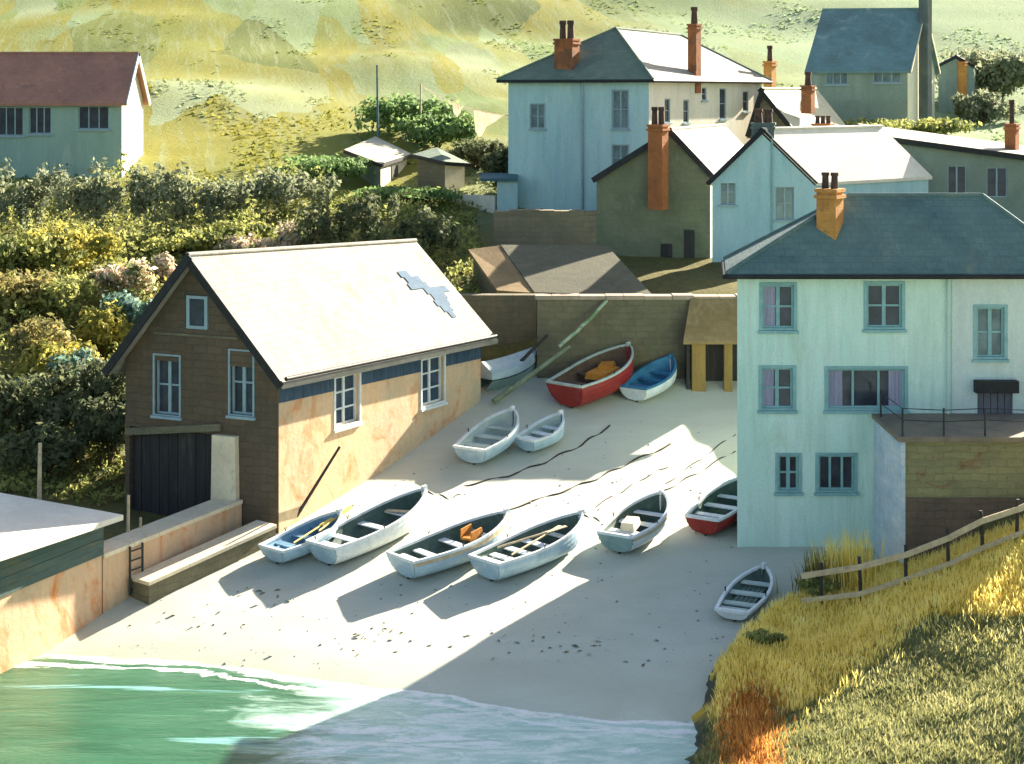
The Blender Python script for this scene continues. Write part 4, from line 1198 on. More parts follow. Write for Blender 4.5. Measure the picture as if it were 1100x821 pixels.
q1 = quay_side(QA, QB); q2 = quay_side(QB, QC)
root = empty('quay_shed', (QB.x - 2, QB.y, 0)); tag(root, 'low flat white roofed shed with orange stained wall at left edge', 'shed')
a0, b0 = v2(QA), v2(QB)
bk = Vector((-(b0 - a0).normalized().y, (b0 - a0).normalized().x, 0))
zt = 1.78
a = MB(); a.obox(b0, (a0 - b0).normalized(), bk, UP, (0, (a0 - b0).length, 0, 4.2, -2, zt)); a.build('wall', M['orange_quay'], root)
du = (a0 - b0).normalized()
a = MB(); a.slab([b0 - du * .25 - bk * .55 + UP * (zt + .16), a0 - bk * .55 + UP * (zt + .22), a0 + bk * 4.4 + UP * (zt + .34), b0 - du * .25 + bk * 4.4 + UP * (zt + .3)], .15); a.build('roof', M['roof_bright'], root)
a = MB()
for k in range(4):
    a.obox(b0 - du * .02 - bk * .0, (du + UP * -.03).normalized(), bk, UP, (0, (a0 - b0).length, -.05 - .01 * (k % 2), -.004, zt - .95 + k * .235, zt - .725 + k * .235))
a.build('fascia', M['shed_eave_shade'], root)  # tall dark boards carry the roof overhang's shadow in their colour

root = empty('quay_wall', (QB.x, QB.y, 0)); tag(root, 'orange stained quay wall sloping up to the boathouse with cream top', 'wall')
c_ = v2(QC); d = (c_ - b0).normalized(); ln = (c_ - b0).length; nn = Vector((-d.y, d.x, 0))
zA, zC = P(112, 600, 46.4).z, P(276, 543, 51.2).z
a = MB()
def wedge(mb, o, u, n, L0, L1, n0, n1, zb, z0, z1):
    vs = [o + u * L0 + n * n0 + UP * zb, o + u * L1 + n * n0 + UP * zb, o + u * L1 + n * n1 + UP * zb, o + u * L0 + n * n1 + UP * zb,
          o + u * L0 + n * n0 + UP * z0, o + u * L1 + n * n0 + UP * z1, o + u * L1 + n * n1 + UP * z1, o + u * L0 + n * n1 + UP * z0]
    mb.mesh(vs, [(3, 2, 1, 0), (4, 5, 6, 7), (0, 1, 5, 4), (1, 2, 6, 5), (2, 3, 7, 6), (3, 0, 4, 7)])
wedge(a, b0, d, nn, .05, ln, 0, .8, -2, zA, zC); a.build('wall', M['orange_quay'], root)
a = MB(); wedge(a, b0, d, nn, .05, ln, -.05, .85, zA + .004, zA + .1, zC + .1)
a = MB(); 
vs0 = zA + .005
def wedge2(mb, L0, L1):
    za_, zb_ = zA + (zC - zA) * (L0 / ln), zA + (zC - zA) * (L1 / ln)
    vs = []
    for (t, z) in ((L0, za_), (L1, zb_)):
        for (n_, h_) in ((-.05, .004), (.85, .004), (.85, .12), (-.05, .12)): vs.append(b0 + d * t + nn * n_ + UP * (z + h_))
    mb.mesh(vs, [(0, 1, 2, 3), (7, 6, 5, 4), (0, 4, 5, 1), (1, 5, 6, 2), (2, 6, 7, 3), (3, 7, 4, 0)])
t_ = .05
while t_ < ln - .1:
    e_ = min(ln, t_ + rng.uniform(.7, 1.2)); wedge2(a, t_ + .008, e_ - .008); t_ = e_
a.build('coping', M['cream_coping'], root)
root = empty('mooring_ladder', (QB.x + .8, QB.y + .8, 0)); tag(root, 'rusty iron ladder fixed to the orange quay wall', 'ladder')
lo = b0 + d * 1.0
for k in (0, .5):
    a = MB(); a.tube([lo + d * k - nn * .1 + UP * (zA - 1.25), lo + d * k - nn * .1 + UP * (zA + .12)], .035, 6); a.build('stile', M['iron'], root)
for i in range(5):
    a = MB(); a.tube([lo - nn * .1 + UP * (zA - 1.1 + i * .27), lo + d * .5 - nn * .1 + UP * (zA - 1.1 + i * .27)], .025, 6); a.build('rung', M['iron'], root)

p0, p1 = on_beach(160, 650), on_beach(296, 583)
root = empty('quay_ledge', p0); tag(root, 'low brown stone ledge in front of the orange quay wall', 'ledge')
d3 = v2(p1 - p0); l3 = d3.length; d3.normalize(); n3 = Vector((-d3.y, d3.x, 0))
a = MB(); wedge(a, v2(p0), d3, n3, 0, l3, 0, .8, -2, p0.z + .55, p1.z + .45); a.build('wall', M['ledge_stone'], root)
a = MB()
vs = []
for (t, z) in ((-.04, p0.z + .553), (l3, p1.z + .453)):
    for (n_, h_) in ((-.06, 0), (.82, 0), (.82, .1), (-.06, .1)): vs.append(v2(p0) + d3 * t + n3 * n_ + UP * (z + h_))
a.mesh(vs, [(0, 1, 2, 3), (7, 6, 5, 4), (0, 4, 5, 1), (1, 5, 6, 2), (2, 6, 7, 3), (3, 7, 4, 0)])
a.build('coping', M['cream_coping'], root)

for (x, y0, y1, dd, lab, r_) in ((42, 532, 476, 49.5, 'tall white post standing behind the flat white shed roof', .075), (137, 592, 532, 48.4, 'slim white post standing behind the orange quay wall, the taller of two', .06), (150, 592, 556, 48.8, 'slim white post standing behind the orange quay wall, the shorter of two', .055)):
    a = MB(); p = P(x, y0, dd); a.tube([p - UP * .5, P(x + 1, y1, dd)], r_, 8, 0, r_ * .75)
    tag(a.build('mooring_post', M['wood_pale']), lab, 'post', 'posts on the quay')


# ------------------------------------------------------------------ boats
def boat(label, stern, bow, beam, h=.62, hb=.95, hullm='boat_white', inm='boat_in', gunm='boat_white', thm='boat_white', roll=0, stern_w=.78, thwarts=(.24, .5, .74), foredeck=False,
         strakes=6, stripe=None, Lfix=None, tr_mat=None, name='rowing_boat', keelm='keel', inner_floor=True, lift=0.0):
    ps, pb = on_beach(stern[0], stern[1], h), on_beach(bow[0], bow[1], hb)
    ps.z -= h; pb.z -= hb
    ax = pb - ps; L = ax.length
    if Lfix: L = Lfix
    print('BOAT %s  L=%.2f  az=%.0f d=%.1f' % (label[:40], L, math.degrees(math.atan2(ax.x, ax.y)), ps.y))
    fwd = ax.normalized()
    lat = UP.cross(fwd).normalized(); up = fwd.cross(lat)
    mt = Matrix((fwd, lat, up)).transposed().to_4x4()
    mt = mt @ Matrix.Rotation(R(roll), 4, 'X')
    root = empty(name); root.matrix_world = Matrix.Translation(ps + UP * (.02 + lift)) @ mt
    tag(root, label, 'boat', 'boats drawn up on the beach')
    nst = 16

    def prof(t):
        bh = beam / 2 * (stern_w + (1 - stern_w) * math.sin(min(1, t / .45) * math.pi / 2)) if t < .45 else beam / 2 * max(0, 1 - ((t - .45) / .55) ** 2.3) ** .8
        sheer = h + (hb - h) * t ** 1.9 - .05 * math.sin(math.pi * t)
        kz = .0 if t < .8 else (hb * .45) * ((t - .8) / .2) ** 2.4
        kz += .05 * (1 - t) ** 6
        xo = 0.0
        return bh, sheer, kz

    def sec(t, s, off=0.0, inn=0.0):
        bh, sh_, kz = prof(t)
        bh = max(.012, bh - inn); kz = kz + inn
        y = bh * (math.sin(min(1, s * 1.02) * math.pi / 2) ** .62)
        z = kz + (sh_ - kz) * (s ** 1.45)
        x = t * L * .97 + (s * .03 * L) * t ** 3 - (1 - t) ** 8 * .06 * L * s * .8
        nn = Vector((0, .8, -.6)) if s < .6 else Vector((0, 1, -.1))
        return Vector((x, y, z)) + nn * off * (1 if bh > .03 else .2)

    hull = MB()
    for sgn in (1, -1):
        for k in range(strakes):
            sa, sb = k / strakes, (k + 1) / strakes
            rows = [[], []]
            for i in range(nst + 1):
                t = (i / nst) ** .9
                a_ = sec(t, sa, .032 if k else 0); b_ = sec(t, sb)
                a_.y *= sgn; b_.y *= sgn; rows[0].append(a_); rows[1].append(b_)
            for i in range(nst):
                q = [rows[0][i], rows[0][i + 1], rows[1][i + 1], rows[1][i]]
                hull.face(q if sgn < 0 else q[::-1], 1 if (stripe and k >= strakes - 1) else 0, False)
        # transom half
        ring = [sec(0, k / strakes) for k in range(strakes + 1)]
        pts = [Vector((p.x, p.y * sgn, p.z)) for p in ring] + [Vector((ring[-1].x, 0, ring[-1].z + .03))]
        hull.face(pts if sgn > 0 else pts[::-1], 2)
    ho = hull.build('hull', [M[hullm], M[stripe or hullm], M[tr_mat or hullm]], root, world=False)
    ins = MB()
    for sgn in (1, -1):
        for k in range(6):
            for i in range(nst):
                ta, tb = .012 + .965 * (i / nst) ** .9, .012 + .965 * ((i + 1) / nst) ** .9
                q = [sec(ta, k / 6, 0, .045), sec(tb, k / 6, 0, .045), sec(tb, (k + 1) / 6, 0, .045), sec(ta, (k + 1) / 6, 0, .045)]
                q = [Vector((p.x, p.y * sgn, p.z - (.0 if k < 5 else .002))) for p in q]
                ins.face(q if sgn > 0 else q[::-1], 0, True)
        ring = [sec(.012, k / 6, 0, .045) for k in range(7)]
        pts = [Vector((p.x + .02, p.y * sgn, p.z)) for p in ring] + [Vector((ring[-1].x + .02, 0, ring[-1].z))]
        ins.face(pts[::-1] if sgn > 0 else pts, 0)
    ins.build('inner_planking', M[inm], root, world=False)
    # gunwale
    g = MB()
    for sgn in (1, -1):
        line = []
        for i in range(nst + 1):
            t = (i / nst) ** .9; p = sec(t, 1); line.append(Vector((p.x, p.y * sgn, p.z)))
        pr = [(-.055, -.045), (.03, -.045), (.03, .03), (-.055, .03)]
        vs = [Vector((p.x, p.y + sgn * q[0] * min(1, abs(p.y) / .1 + .3), p.z + q[1])) for p in line for q in pr]
        fs = []
        for i in range(nst):
            for j in range(4):
                f_ = (i * 4 + j, i * 4 + (j + 1) % 4, (i + 1) * 4 + (j + 1) % 4, (i + 1) * 4 + j); fs.append(f_ if sgn < 0 else f_[::-1])
        fs += [(0, 1, 2, 3), tuple(nst * 4 + j for j in (3, 2, 1, 0))]
        g.mesh(vs, fs)
    p = sec(0, 1); g.obox((p.x, 0, p.z), (1, 0, 0), (0, 1, 0), UP, (-.03, .06, -p.y + .05, p.y - .05, -.04, .045))
    p = sec(1, 1); g.obox((p.x, 0, p.z), (1, 0, 0), (0, 1, 0), UP, (-.12, .05, -.05, .05, -.06, .09))
    g.build('gunwale', M[gunm], root, world=False)
    for t in thwarts:
        sv = .74
        pa = sec(t, sv, 0, .05)
        a = MB(); wd = .24 if t < .7 else .2
        a.obox((pa.x, 0, pa.z), (1, 0, 0), (0, 1, 0), UP, (-wd / 2, wd / 2, -pa.y - .01, pa.y + .01, -.02, .02)); a.build('thwart', M[thm], root, world=False)
    a = MB()
    # stern bench
    pa, pb_ = sec(.02, .74, 0, .05), sec(.12, .74, 0, .05)
    a.mesh([Vector((pa.x, pa.y, pa.z)), Vector((pa.x, -pa.y, pa.z)), Vector((pb_.x, -pb_.y, pb_.z)), Vector((pb_.x, pb_.y, pb_.z)),
            Vector((pa.x, pa.y, pa.z + .04)), Vector((pa.x, -pa.y, pa.z + .04)), Vector((pb_.x, -pb_.y, pb_.z + .04)), Vector((pb_.x, pb_.y, pb_.z + .04))],
           [(0, 1, 2, 3), (7, 6, 5, 4), (0, 4, 5, 1), (1, 5, 6, 2), (2, 6, 7, 3), (3, 7, 4, 0)])
    a.build('stern_seat', M[thm], root, world=False)
    if foredeck:
        a = MB(); pts = []
        for t in (.7, .78, .86, .93, .985): p = sec(t, .97, 0, .03); pts.append(p)
        poly = [Vector((p.x, p.y, p.z)) for p in pts] + [Vector((p.x, -p.y, p.z)) for p in reversed(pts)]
        a.slab(poly, .03); a.build('foredeck', M[thm], root, world=False)
    if inner_floor:
        a = MB()
        for j in range(-2, 3):
            a.obox((L * .14, 0, .17), (1, 0, 0), (0, 1, 0), UP, (0, L * .55, j * .13 - .055, j * .13 + .055, 0, .02))
        a.build('floorboard', M[inm], root, world=False)
    a = MB()
    a.obox((0, 0, 0), (1, 0, 0), (0, 1, 0), UP, (.02, L * .8, -.025, .025, -.07, .03))
    st = [sec(t, 0) for t in (.78, .84, .9, .95, 1.0)] + [sec(1, s_) for s_ in (.3, .6, 1.0)]
    a.tube([Vector((p.x + .01, 0, p.z)) for p in st], .03, 6); a.build('keel', M[keelm], root, world=False)
    for sgn in (1, -1):
        p = sec(.4, 1); a = MB()
        q = Vector((p.x, p.y * sgn, p.z + .03))
        a.tube([q, q + UP * .05], .018, 6); a.tube([q + UP * .05 + Vector((-.04, 0, .07)), q + UP * .05 + Vector((-.03, 0, .02)), q + UP * .05, q + UP * .05 + Vector((.03, 0, .02)), q + UP * .05 + Vector((.04, 0, .07))], .012, 5)
        a.build('rowlock', M['iron'], root, world=False)
    return root, sec, L


def in_boat(root, pts): return [root.matrix_world @ Vector(p) for p in pts]


def oar(label, bt, x0, y0, x1, y1, z0, z1, mat='yellow'):
    a = MB(); p0, p1 = in_boat(bt, [(x0, y0, z0), (x1, y1, z1)])
    d_ = (p1 - p0); a.tube([p0, p0 + d_ * .72], .03, 7)
    side = d_.cross(UP).normalized(); up_ = side.cross(d_).normalized(); dn = d_.normalized()
    a.obox(p0 + d_ * .7, dn, side, up_, (0, d_.length * .3, -.075, .075, -.012, .012), 0)
    tag(a.build('oar', M[mat]), label, 'oar', 'oars lying in the boats')


b1, _, L1 = boat('white rowing boat with light blue inside and yellow oars, nearest the quay', (296, 588), (368, 549), 1.35, .5, .72, 'boat_blue', 'boat_in_sky', 'boat_white', 'boat_in_sky', tr_mat='boat_blue')
oar('yellow oar lying near the stern of the light blue boat', b1, .5, -.32, 2.4, .1, .52, .56)
oar('yellow oar lying towards the bow of the light blue boat', b1, 1.5, -.3, 3.3, .25, .54, .60)
b2, _, _ = boat('long white rowing boat with grey green inside, second from the quay', (352, 583), (460, 524), 1.6, .68, 1.02, 'boat_white', 'boat_in', 'boat_white', 'boat_white', tr_mat='boat_blue')
b3, _, _ = boat('wide white boat with ochre gear on its seat, third from the quay', (437, 597), (548, 549), 1.7, .68, .95, 'boat_blue', 'boat_in', 'boat_white', 'boat_white', tr_mat='boat_blue', stripe='wood_pale')
b4, _, _ = boat('white rowing boat with dark inside and crossed seats, middle of the front row', (526, 600), (628, 550), 1.6, .66, .95, 'boat_blue', 'boat_in', 'boat_white', 'boat_white', tr_mat='boat_blue', thwarts=(.2, .36, .54, .74))
b5, _, _ = boat('small white rowing boat with grey green stern, between white boat and red boat', (664, 573), (713, 528), 1.5, .62, .95, 'boat_white', 'boat_in', 'boat_white', 'boat_white', tr_mat='boat_grey', stripe='wood_pale')
b6, _, _ = boat('small red boat with white gunwale half hidden by the mint house', (757, 555), (800, 512), 1.4, .6, .9, 'boat_red', 'boat_in', 'boat_white', 'boat_white')
b7, _, _ = boat('pale grey dinghy alone on the shaded sand beside the grassy bank', (788, 655), (821, 608), 1.15, .34, .48, 'boat_grey', 'boat_in', 'boat_white', 'boat_in_pale', name='dinghy', tr_mat='boat_white')
b8, _, _ = boat('white boat with pale green inside beside the boathouse corner', (508, 480), (554, 438), 1.6, .62, .95, 'boat_blue', 'boat_in_pale', 'boat_white', 'boat_in_pale', tr_mat='boat_blue')
b9, _, _ = boat('small white and blue boat between the boathouse and the big red boat', (566, 471), (606, 443), 1.25, .5, .85, 'boat_blue', 'boat_in_pale', 'boat_white', 'boat_white', tr_mat='boat_blue')
b10, _, _ = boat('large dark red fishing boat with cream gunwale below the harbour wall', (612, 411), (680, 369), 2.2, .95, 1.35, 'boat_red', 'boat_in_brown', 'boat_in_pale', 'boat_in_brown', tr_mat='boat_red', name='fishing_boat')
b11, _, _ = boat('white boat with bright blue inside beside the lean-to', (683, 415), (724, 382), 1.5, .6, .95, 'boat_white', 'boat_in_blue', 'boat_in_blue', 'boat_in_blue')

oar('pale oar lying along the white boat with crossed seats', b4, .6, -.35, 3.0, .1, .66, .74, 'wood_pale')
oar('pale oar crossing the other oar in the white boat with crossed seats', b4, .7, .35, 3.0, -.15, .70, .78, 'wood_pale')


# gear lying in boats
def gear(name, label, cat, bt, pts, mat):
    a = MB()
    for (x, y, z, sx_g, sy_g, sz_g, rz_) in pts:
        ca, sa = math.cos(rz_), math.sin(rz_)
        mw = bt.matrix_world.to_3x3()
        a.obox(bt.matrix_world @ Vector((x, y, z)), mw @ Vector((ca, sa, 0)), mw @ Vector((-sa, ca, 0)), mw @ UP, (-sx_g / 2, sx_g / 2, -sy_g / 2, sy_g / 2, 0, sz_g), 0, .15)
    tag(a.build(name, M[mat]), label, cat)


gear('crate', 'ochre fish box sitting in the wide white boat', 'crate', b3, [(2.5, .1, .5, .62, .42, .05, .3), (2.5, .37, .5, .62, .05, .26, .3), (2.5, -.13, .5, .62, .05, .26, .3)], 'ochre')
gear('tarpaulin', 'orange tarpaulin folded in the dark red fishing boat', 'tarpaulin', b10, [(2.0, .0, .62, 1.1, .95, .22, .1), (2.4, .15, .7, .7, .6, .24, .5)], 'ochre')
gear('fish_box', 'pale cream box near the stern of the small white boat', 'box', b5, [(1.0, .1, .44, .7, .45, .24, .2)], 'cream_coping')
gear('plank', 'pale plank lying across the long white boat', 'plank', b2, [(3.1, 0, .62, .16, 1.1, .03, .35)], 'wood_pale')

# upturned / covered boat behind the boathouse
pA, pB = P(522, 378, 60.9), P(580, 347, 64.2)
root = empty('covered_boat', pA); tag(root, 'boat under a pale blue cover behind the boathouse corner', 'boat', 'boats drawn up on the beach')
gA = Vector((pA.x - .2, 62.3, beach_z(0, 62.3))); axd = Vector((2.1, 1.9, .05)); Lc = axd.length; fu = axd.normalized(); lu = UP.cross(fu).normalized()
a = MB(); n_ = 12; rows = []
for i in range(n_ + 1):
    t = i / n_; wv = .75 * (1 - max(0, (t - .3) / .7) ** 2.2) ** .8 * (.8 + .2 * math.sin(min(1, t / .3) * math.pi / 2)); hh = .75 + .45 * t ** 1.5
    rows.append([gA + fu * t * Lc + lu * wv * k + UP * (hh + .35 * (1 - abs(k)) * (1 - t * .5) - .25 * (abs(k) > .99)) for k in (-1.03, -.99, -.5, 0, .5, .99, 1.03)])
for i in range(n_):
    for j in range(6): a.face([rows[i][j], rows[i + 1][j], rows[i + 1][j + 1], rows[i][j + 1]][::-1], 0, True)
a.face(rows[0])
a.build('cover', M['tarp'], root)
a = MB()
for i in range(n_):
    for s_ in (0, 6):
        k0, k1 = rows[i][s_], rows[i + 1][s_]; ctr0, ctr1 = gA + fu * (i / n_) * Lc, gA + fu * ((i + 1) / n_) * Lc
        b0_, b1_ = k0.lerp(ctr0, .65), k1.lerp(ctr1, .65); b0_.z = ctr0.z + .02; b1_.z = ctr1.z + .02 + (.4 * ((i + 1) / n_ - .8) if i > 9 else 0)
        a.face([b0_, b1_, k1 - UP * .04, k0 - UP * .04], 0, True)
a.build('hull', M['boat_grey'], root)

# spar on the slip, weedy mooring rope, ropes on the sand
a = MB(); p0 = on_beach(530, 436); p1 = P(612, 372, 62.8); a.tube([p0 + UP * .15, p0.lerp(p1, .5) + UP * .05, p1], .12, 8, 0, .07); tag(a.build('spar', M['wood_green']), 'grey green spar, the thicker of two, lying up the slip behind the white boats', 'spar')
a = MB(); p0 = on_beach(536, 415); p1 = P(588, 360, 63.2); a.tube([p0 + UP * .1, p1], .08, 7, 0, .06); tag(a.build('spar', M['wood_dark']), 'thin dark spar lying beside the grey green spar', 'spar')
a = MB(); p0, p1 = P(600, 372, 62.6), P(652, 323, WY - .1); a.tube([p0.lerp(p1, i / 8) - UP * .12 * math.sin(math.pi * i / 8) + Vector((rng.uniform(-.03, .03), 0, rng.uniform(-.03, .03))) for i in range(9)], .07, 6)
tag(a.build('mooring_rope', M['rope_green']), 'green weed covered rope hanging from the harbour wall', 'rope')


def sand_rope(label, pts, r=.035):
    P3 = []
    for i in range(len(pts) - 1):
        for k in range(8):
            t = k / 8; P3.append((pts[i][0] + (pts[i + 1][0] - pts[i][0]) * t, pts[i][1] + (pts[i + 1][1] - pts[i][1]) * t))
    P3.append(pts[-1])
    out = []
    for i, (x, y) in enumerate(P3):
        q = on_beach(x, y + 1.2 * math.sin(i * .9)); q.z = beach_z(q.x, q.y) + r * .3 - .035 * max(0, math.sin(i * 1.1 + len(P3))) ; out.append(q)
    a = MB(); a.tube(out, r, 6); tag(a.build('mooring_rope', M['rope']), label, 'rope', 'ropes lying on the sand')


sand_rope('dark rope on the sand running towards the small white and blue boat', [(498, 522), (545, 512), (585, 497), (625, 478), (655, 458)])
sand_rope('dark rope on the sand leading up from the wide white boat', [(545, 548), (600, 530), (640, 515), (675, 498), (720, 478)])
sand_rope('thin rope on the sand between the two small boats and the middle boat', [(628, 551), (665, 530), (695, 512), (720, 500)], .02)
sand_rope('rope on the sand from the bow of the small white boat to the house', [(714, 527), (750, 508), (790, 484)], .025)
sand_rope('short painter rope lying off the bow of the long white boat', [(460, 528), (482, 536), (500, 530)], .02)
sand_rope('short painter rope lying off the bow of the white boat with crossed seats', [(628, 553), (645, 560), (652, 572)], .02)
sand_rope('thin rope on the sand close to the corner of the mint house', [(715, 520), (755, 492), (790, 466)], .02)

# ------------------------------------------------------------------ fence on the bank
root = empty('bank_fence', P(980, 620, 44.3)); tag(root, 'wooden rail fence with dark posts running up the grassy bank', 'fence')
fx = [(882, 664, 44.9), (925, 645, 44.7), (973, 625, 44.5), (1019, 608, 44.2), (1056, 596, 44.0), (1092, 583, 43.8), (1135, 567, 43.5), (1180, 550, 43.3)]
tops = []
for i, (x, y, d_) in enumerate(fx):
    q = P(x, y, d_); q.z = bank_z(q.x, q.y)
    hgt = 1.1 + .06 * math.sin(i * 2.1)
    a = MB(); le = Vector((rng.uniform(-.06, .06), 0, 0)); a.tube([q - UP * .3, q + le * .5 + UP * hgt * .5, q + le + UP * hgt], .055, 7, 0, .045); a.build('post', M['wood_dark'], root); tops.append((q, le, hgt))
for k in range(len(tops) - 1):
    (qa, la, ha), (qb, lb, hb_) = tops[k], tops[k + 1]
    for hh, rr in ((.78, .06), (.16, .05)):
        pa, pb = qa + la + UP * ha * hh, qb + lb + UP * hb_ * hh
        pa.y -= .09; pb.y -= .09
        dd_ = pb - pa; ln_ = dd_.length; dd_.normalize(); sd = dd_.cross(UP).normalized(); upv = sd.cross(dd_)
        if k == 0: pa = pa - dd_ * .55; ln_ += .55
        a = MB(); a.obox(pa, dd_, sd, upv, (0, ln_ + .1, -.03, .03, -rr * 1.2, rr * 1.2)); a.build('rail', M['wood_pale'], root)

# ------------------------------------------------------------------ vegetation
LF = {}
LF['olive'] = leaf_mat('olive scrub leaves', [(72, 82, 50), (106, 114, 66), (140, 142, 82), (168, 166, 96)], 1.45)
LF['yellow'] = leaf_mat('yellow gorse leaves', [(84, 92, 48), (134, 134, 66), (178, 168, 82), (206, 194, 104)], 1.23)
LF['ochre'] = leaf_mat('ochre bracken', [(80, 84, 52), (110, 108, 66), (140, 130, 80), (166, 154, 96)], 1.45)
LF['teal'] = leaf_mat('blue green leaves', [(62, 78, 60), (82, 106, 92), (104, 132, 122), (138, 158, 140)], 1.45)
LF['dark'] = leaf_mat('dark hedge leaves', [(58, 66, 46), (78, 86, 60), (94, 100, 72), (112, 116, 82)], 1.45)
LF['grey'] = leaf_mat('grey green hedge leaves', [(88, 96, 76), (110, 118, 94), (126, 132, 104), (144, 148, 114)], 1.36)
LF['green'] = leaf_mat('mid green leaves', [(62, 84, 48), (86, 110, 66), (108, 132, 82), (134, 152, 98)], 1.45)
LF['pink'] = leaf_mat('pale pink blossom', [(86, 98, 62), (132, 138, 96), (204, 184, 164), (230, 212, 192)], 1.25)


def leaves(mb, c, rad, n, size, lumps=7, rg=rng, flat=.0, ok=None):
    """leaf-sized faces spread over several uneven lumps"""
    c = Vector(c)
    L = []
    for _ in range(lumps):
        a = rg.uniform(0, 2 * math.pi); e = rg.uniform(-.3, 1); rr = rg.uniform(.2, .95)
        L.append((c + Vector((math.cos(a) * rad[0] * rr, math.sin(a) * rad[1] * rr, e * rad[2] * .5)), rg.uniform(.22, .56)))
    for _ in range(n):
        lc, lr = L[int(rg.random() * lumps)]
        d = Vector((rg.gauss(0, 1), rg.gauss(0, 1), rg.gauss(.25, 1))).normalized()
        r = rg.uniform(.3, 1.0) ** .5 * rg.choice((1, 1, 1, 1.12, 1.3))
        p = lc + Vector((d.x * rad[0] * lr, d.y * rad[1] * lr, d.z * rad[2] * lr)) * r
        nrm = (d + Vector((rg.gauss(0, .5), rg.gauss(0, .5), rg.gauss(0, .5)))).normalized()
        t = nrm.cross(Vector((rg.gauss(0, 1), rg.gauss(0, 1), rg.gauss(0, 1)))).normalized(); b = nrm.cross(t)
        s = size * rg.uniform(.55, 1.3)
        mb.face([p - t * s * .5, p + b * s * .28, p + t * s * .55 + nrm * s * .1, p - b * s * .28])


def bush(label, px, py, d, w, h, kind, dens=1.0, size=.26, group='bushes on the bank', name='bush', zf=land_z, cat='bush', stems=True, dep=.8):
    p = P(px, py, d); zg = zf(p.x, p.y)
    root = empty(name, (p.x, p.y, zg)); tag(root, label, cat, group)
    h *= .8; mb = MB(); n = int(520 * dens * (w * h) ** .9 * (.26 / size) ** 1.2) + 200
    leaves(mb, (p.x, p.y, zg + h * .42), (w * .56, w * .5 * dep, h * .62), n, size, lumps=max(7, int(6 + w * 3)))
    mb.build('foliage', LF[kind], root, uv=False)
    if stems:
        st = MB()
        for k in range(5):
            a = k * 1.25 + rng.random(); q = Vector((p.x, p.y, zg - .1)); e = q + Vector((math.cos(a) * w * .22, math.sin(a) * w * .2, h * .6))
            st.tube([q, q.lerp(e, .5) + Vector((.05, .03, .1)), e], .05, 5, 0, .02)
        st.build('stem', M['trunk'], root, uv=False)


BANKB = [
    ('olive green bush at the left edge just below the long hedge', 25, 300, 70, 4.2, 2.2, 'olive'),
    ('yellow gorse bush just below the long hedge, left of the pink blossom', 75, 290, 71, 4.6, 2.2, 'yellow'),
    ('ochre bracken clump at the left edge of the bank', 15, 345, 66, 3.8, 2.2, 'ochre'),
    ('olive bush in the middle of the left bank', 60, 345, 66, 3.4, 2.0, 'olive'),
    ('pale pink blossom bush left of the boathouse roof', 128, 315, 68, 2.4, 1.7, 'pink'),
    ('small pale pink blossom bush beside the boathouse ridge', 172, 296, 70, 1.9, 1.4, 'pink'),
    ('blue green bush left of the boathouse gable', 150, 338, 65, 3.2, 2.2, 'teal'),
    ('yellow bush on the bank beside the blue green bush', 105, 355, 64, 2.6, 2.0, 'yellow'),
    ('ochre brown bush low on the left bank', 45, 400, 62, 3.4, 2.2, 'ochre'),
    ('yellow bush low on the left bank above the quay', 65, 425, 60.5, 3.0, 2.0, 'yellow'),
    ('blue green bush beside the boathouse wall', 100, 415, 60, 2.8, 1.9, 'teal'),
    ('dark brush on the left edge above the flat shed roof', 15, 460, 58, 3.6, 2.2, 'dark'),
    ('dark bush in the shade beside the boathouse gable', 95, 470, 57.5, 3.4, 2.6, 'dark'),
    ('low blue green bush above the flat shed roof', 45, 455, 59.5, 3.0, 1.2, 'teal'),
    ('dark shrub at the foot of the boathouse gable', 118, 500, 56.2, 2.2, 2.6, 'dark'),
    ('dark green bush behind the tall white post', 50, 505, 55.2, 2.8, 1.7, 'dark'),
]
for b_ in BANKB: bush(*b_[:4], b_[4] * .8, b_[5] * 1.3, b_[6])
UPB = [
    ('small pink blossom bush above the boathouse roof', 318, 245, 75, 1.7, 2.0, 'pink', 1, .24),
    ('olive green bush above the boathouse ridge', 255, 250, 77, 3.2, 1.5, 'olive', 1, .26),
    ('cream blossom bush above the boathouse ridge', 265, 262, 75, 2.0, 1.3, 'pink', 1, .24),
    ('wide olive bush between the long hedge and the boathouse roof', 195, 270, 76, 4.0, 1.6, 'olive', 1, .26),
    ('bright green bush on the hill beside the thin pole', 440, 148, 100, 5.2, 3.2, 'green', 1, .34),
    ('round green bush on the hill behind the two sheds', 470, 160, 97, 4.2, 2.8, 'green', 1, .34),
    ('low dark bush behind the narrow shed', 510, 180, 93, 3.6, 2.2, 'dark', 1, .3),
    ('upright dark shrub against the corner of the big house', 541, 192, 88.5, 1.9, 3.4, 'dark', 1, .28),
    ('low bush in front of the hillside sheds', 445, 214, 86, 4.6, 1.2, 'green', 1, .28),
    ('low green bush left of the flat roofed shed', 345, 190, 89, 4.0, 1.7, 'green', 1, .28),
    ('grey green bush on the skyline at far right', 1075, 128, 116, 6.5, 4.6, 'grey', 1, .4),
    ('small grey green bush beside the hilltop outbuilding', 1056, 132, 109, 3.0, 2.6, 'grey', 1, .36),
    ('pale green bush below the hilltop cottage', 1000, 132, 101, 4.4, 1.6, 'olive', 1, .34),
    ('pale green bush under the wall of the hilltop cottage', 925, 138, 100, 5.0, 1.3, 'olive', 1, .34),
]
for b_ in UPB: bush(*b_, group='bushes on the hill')


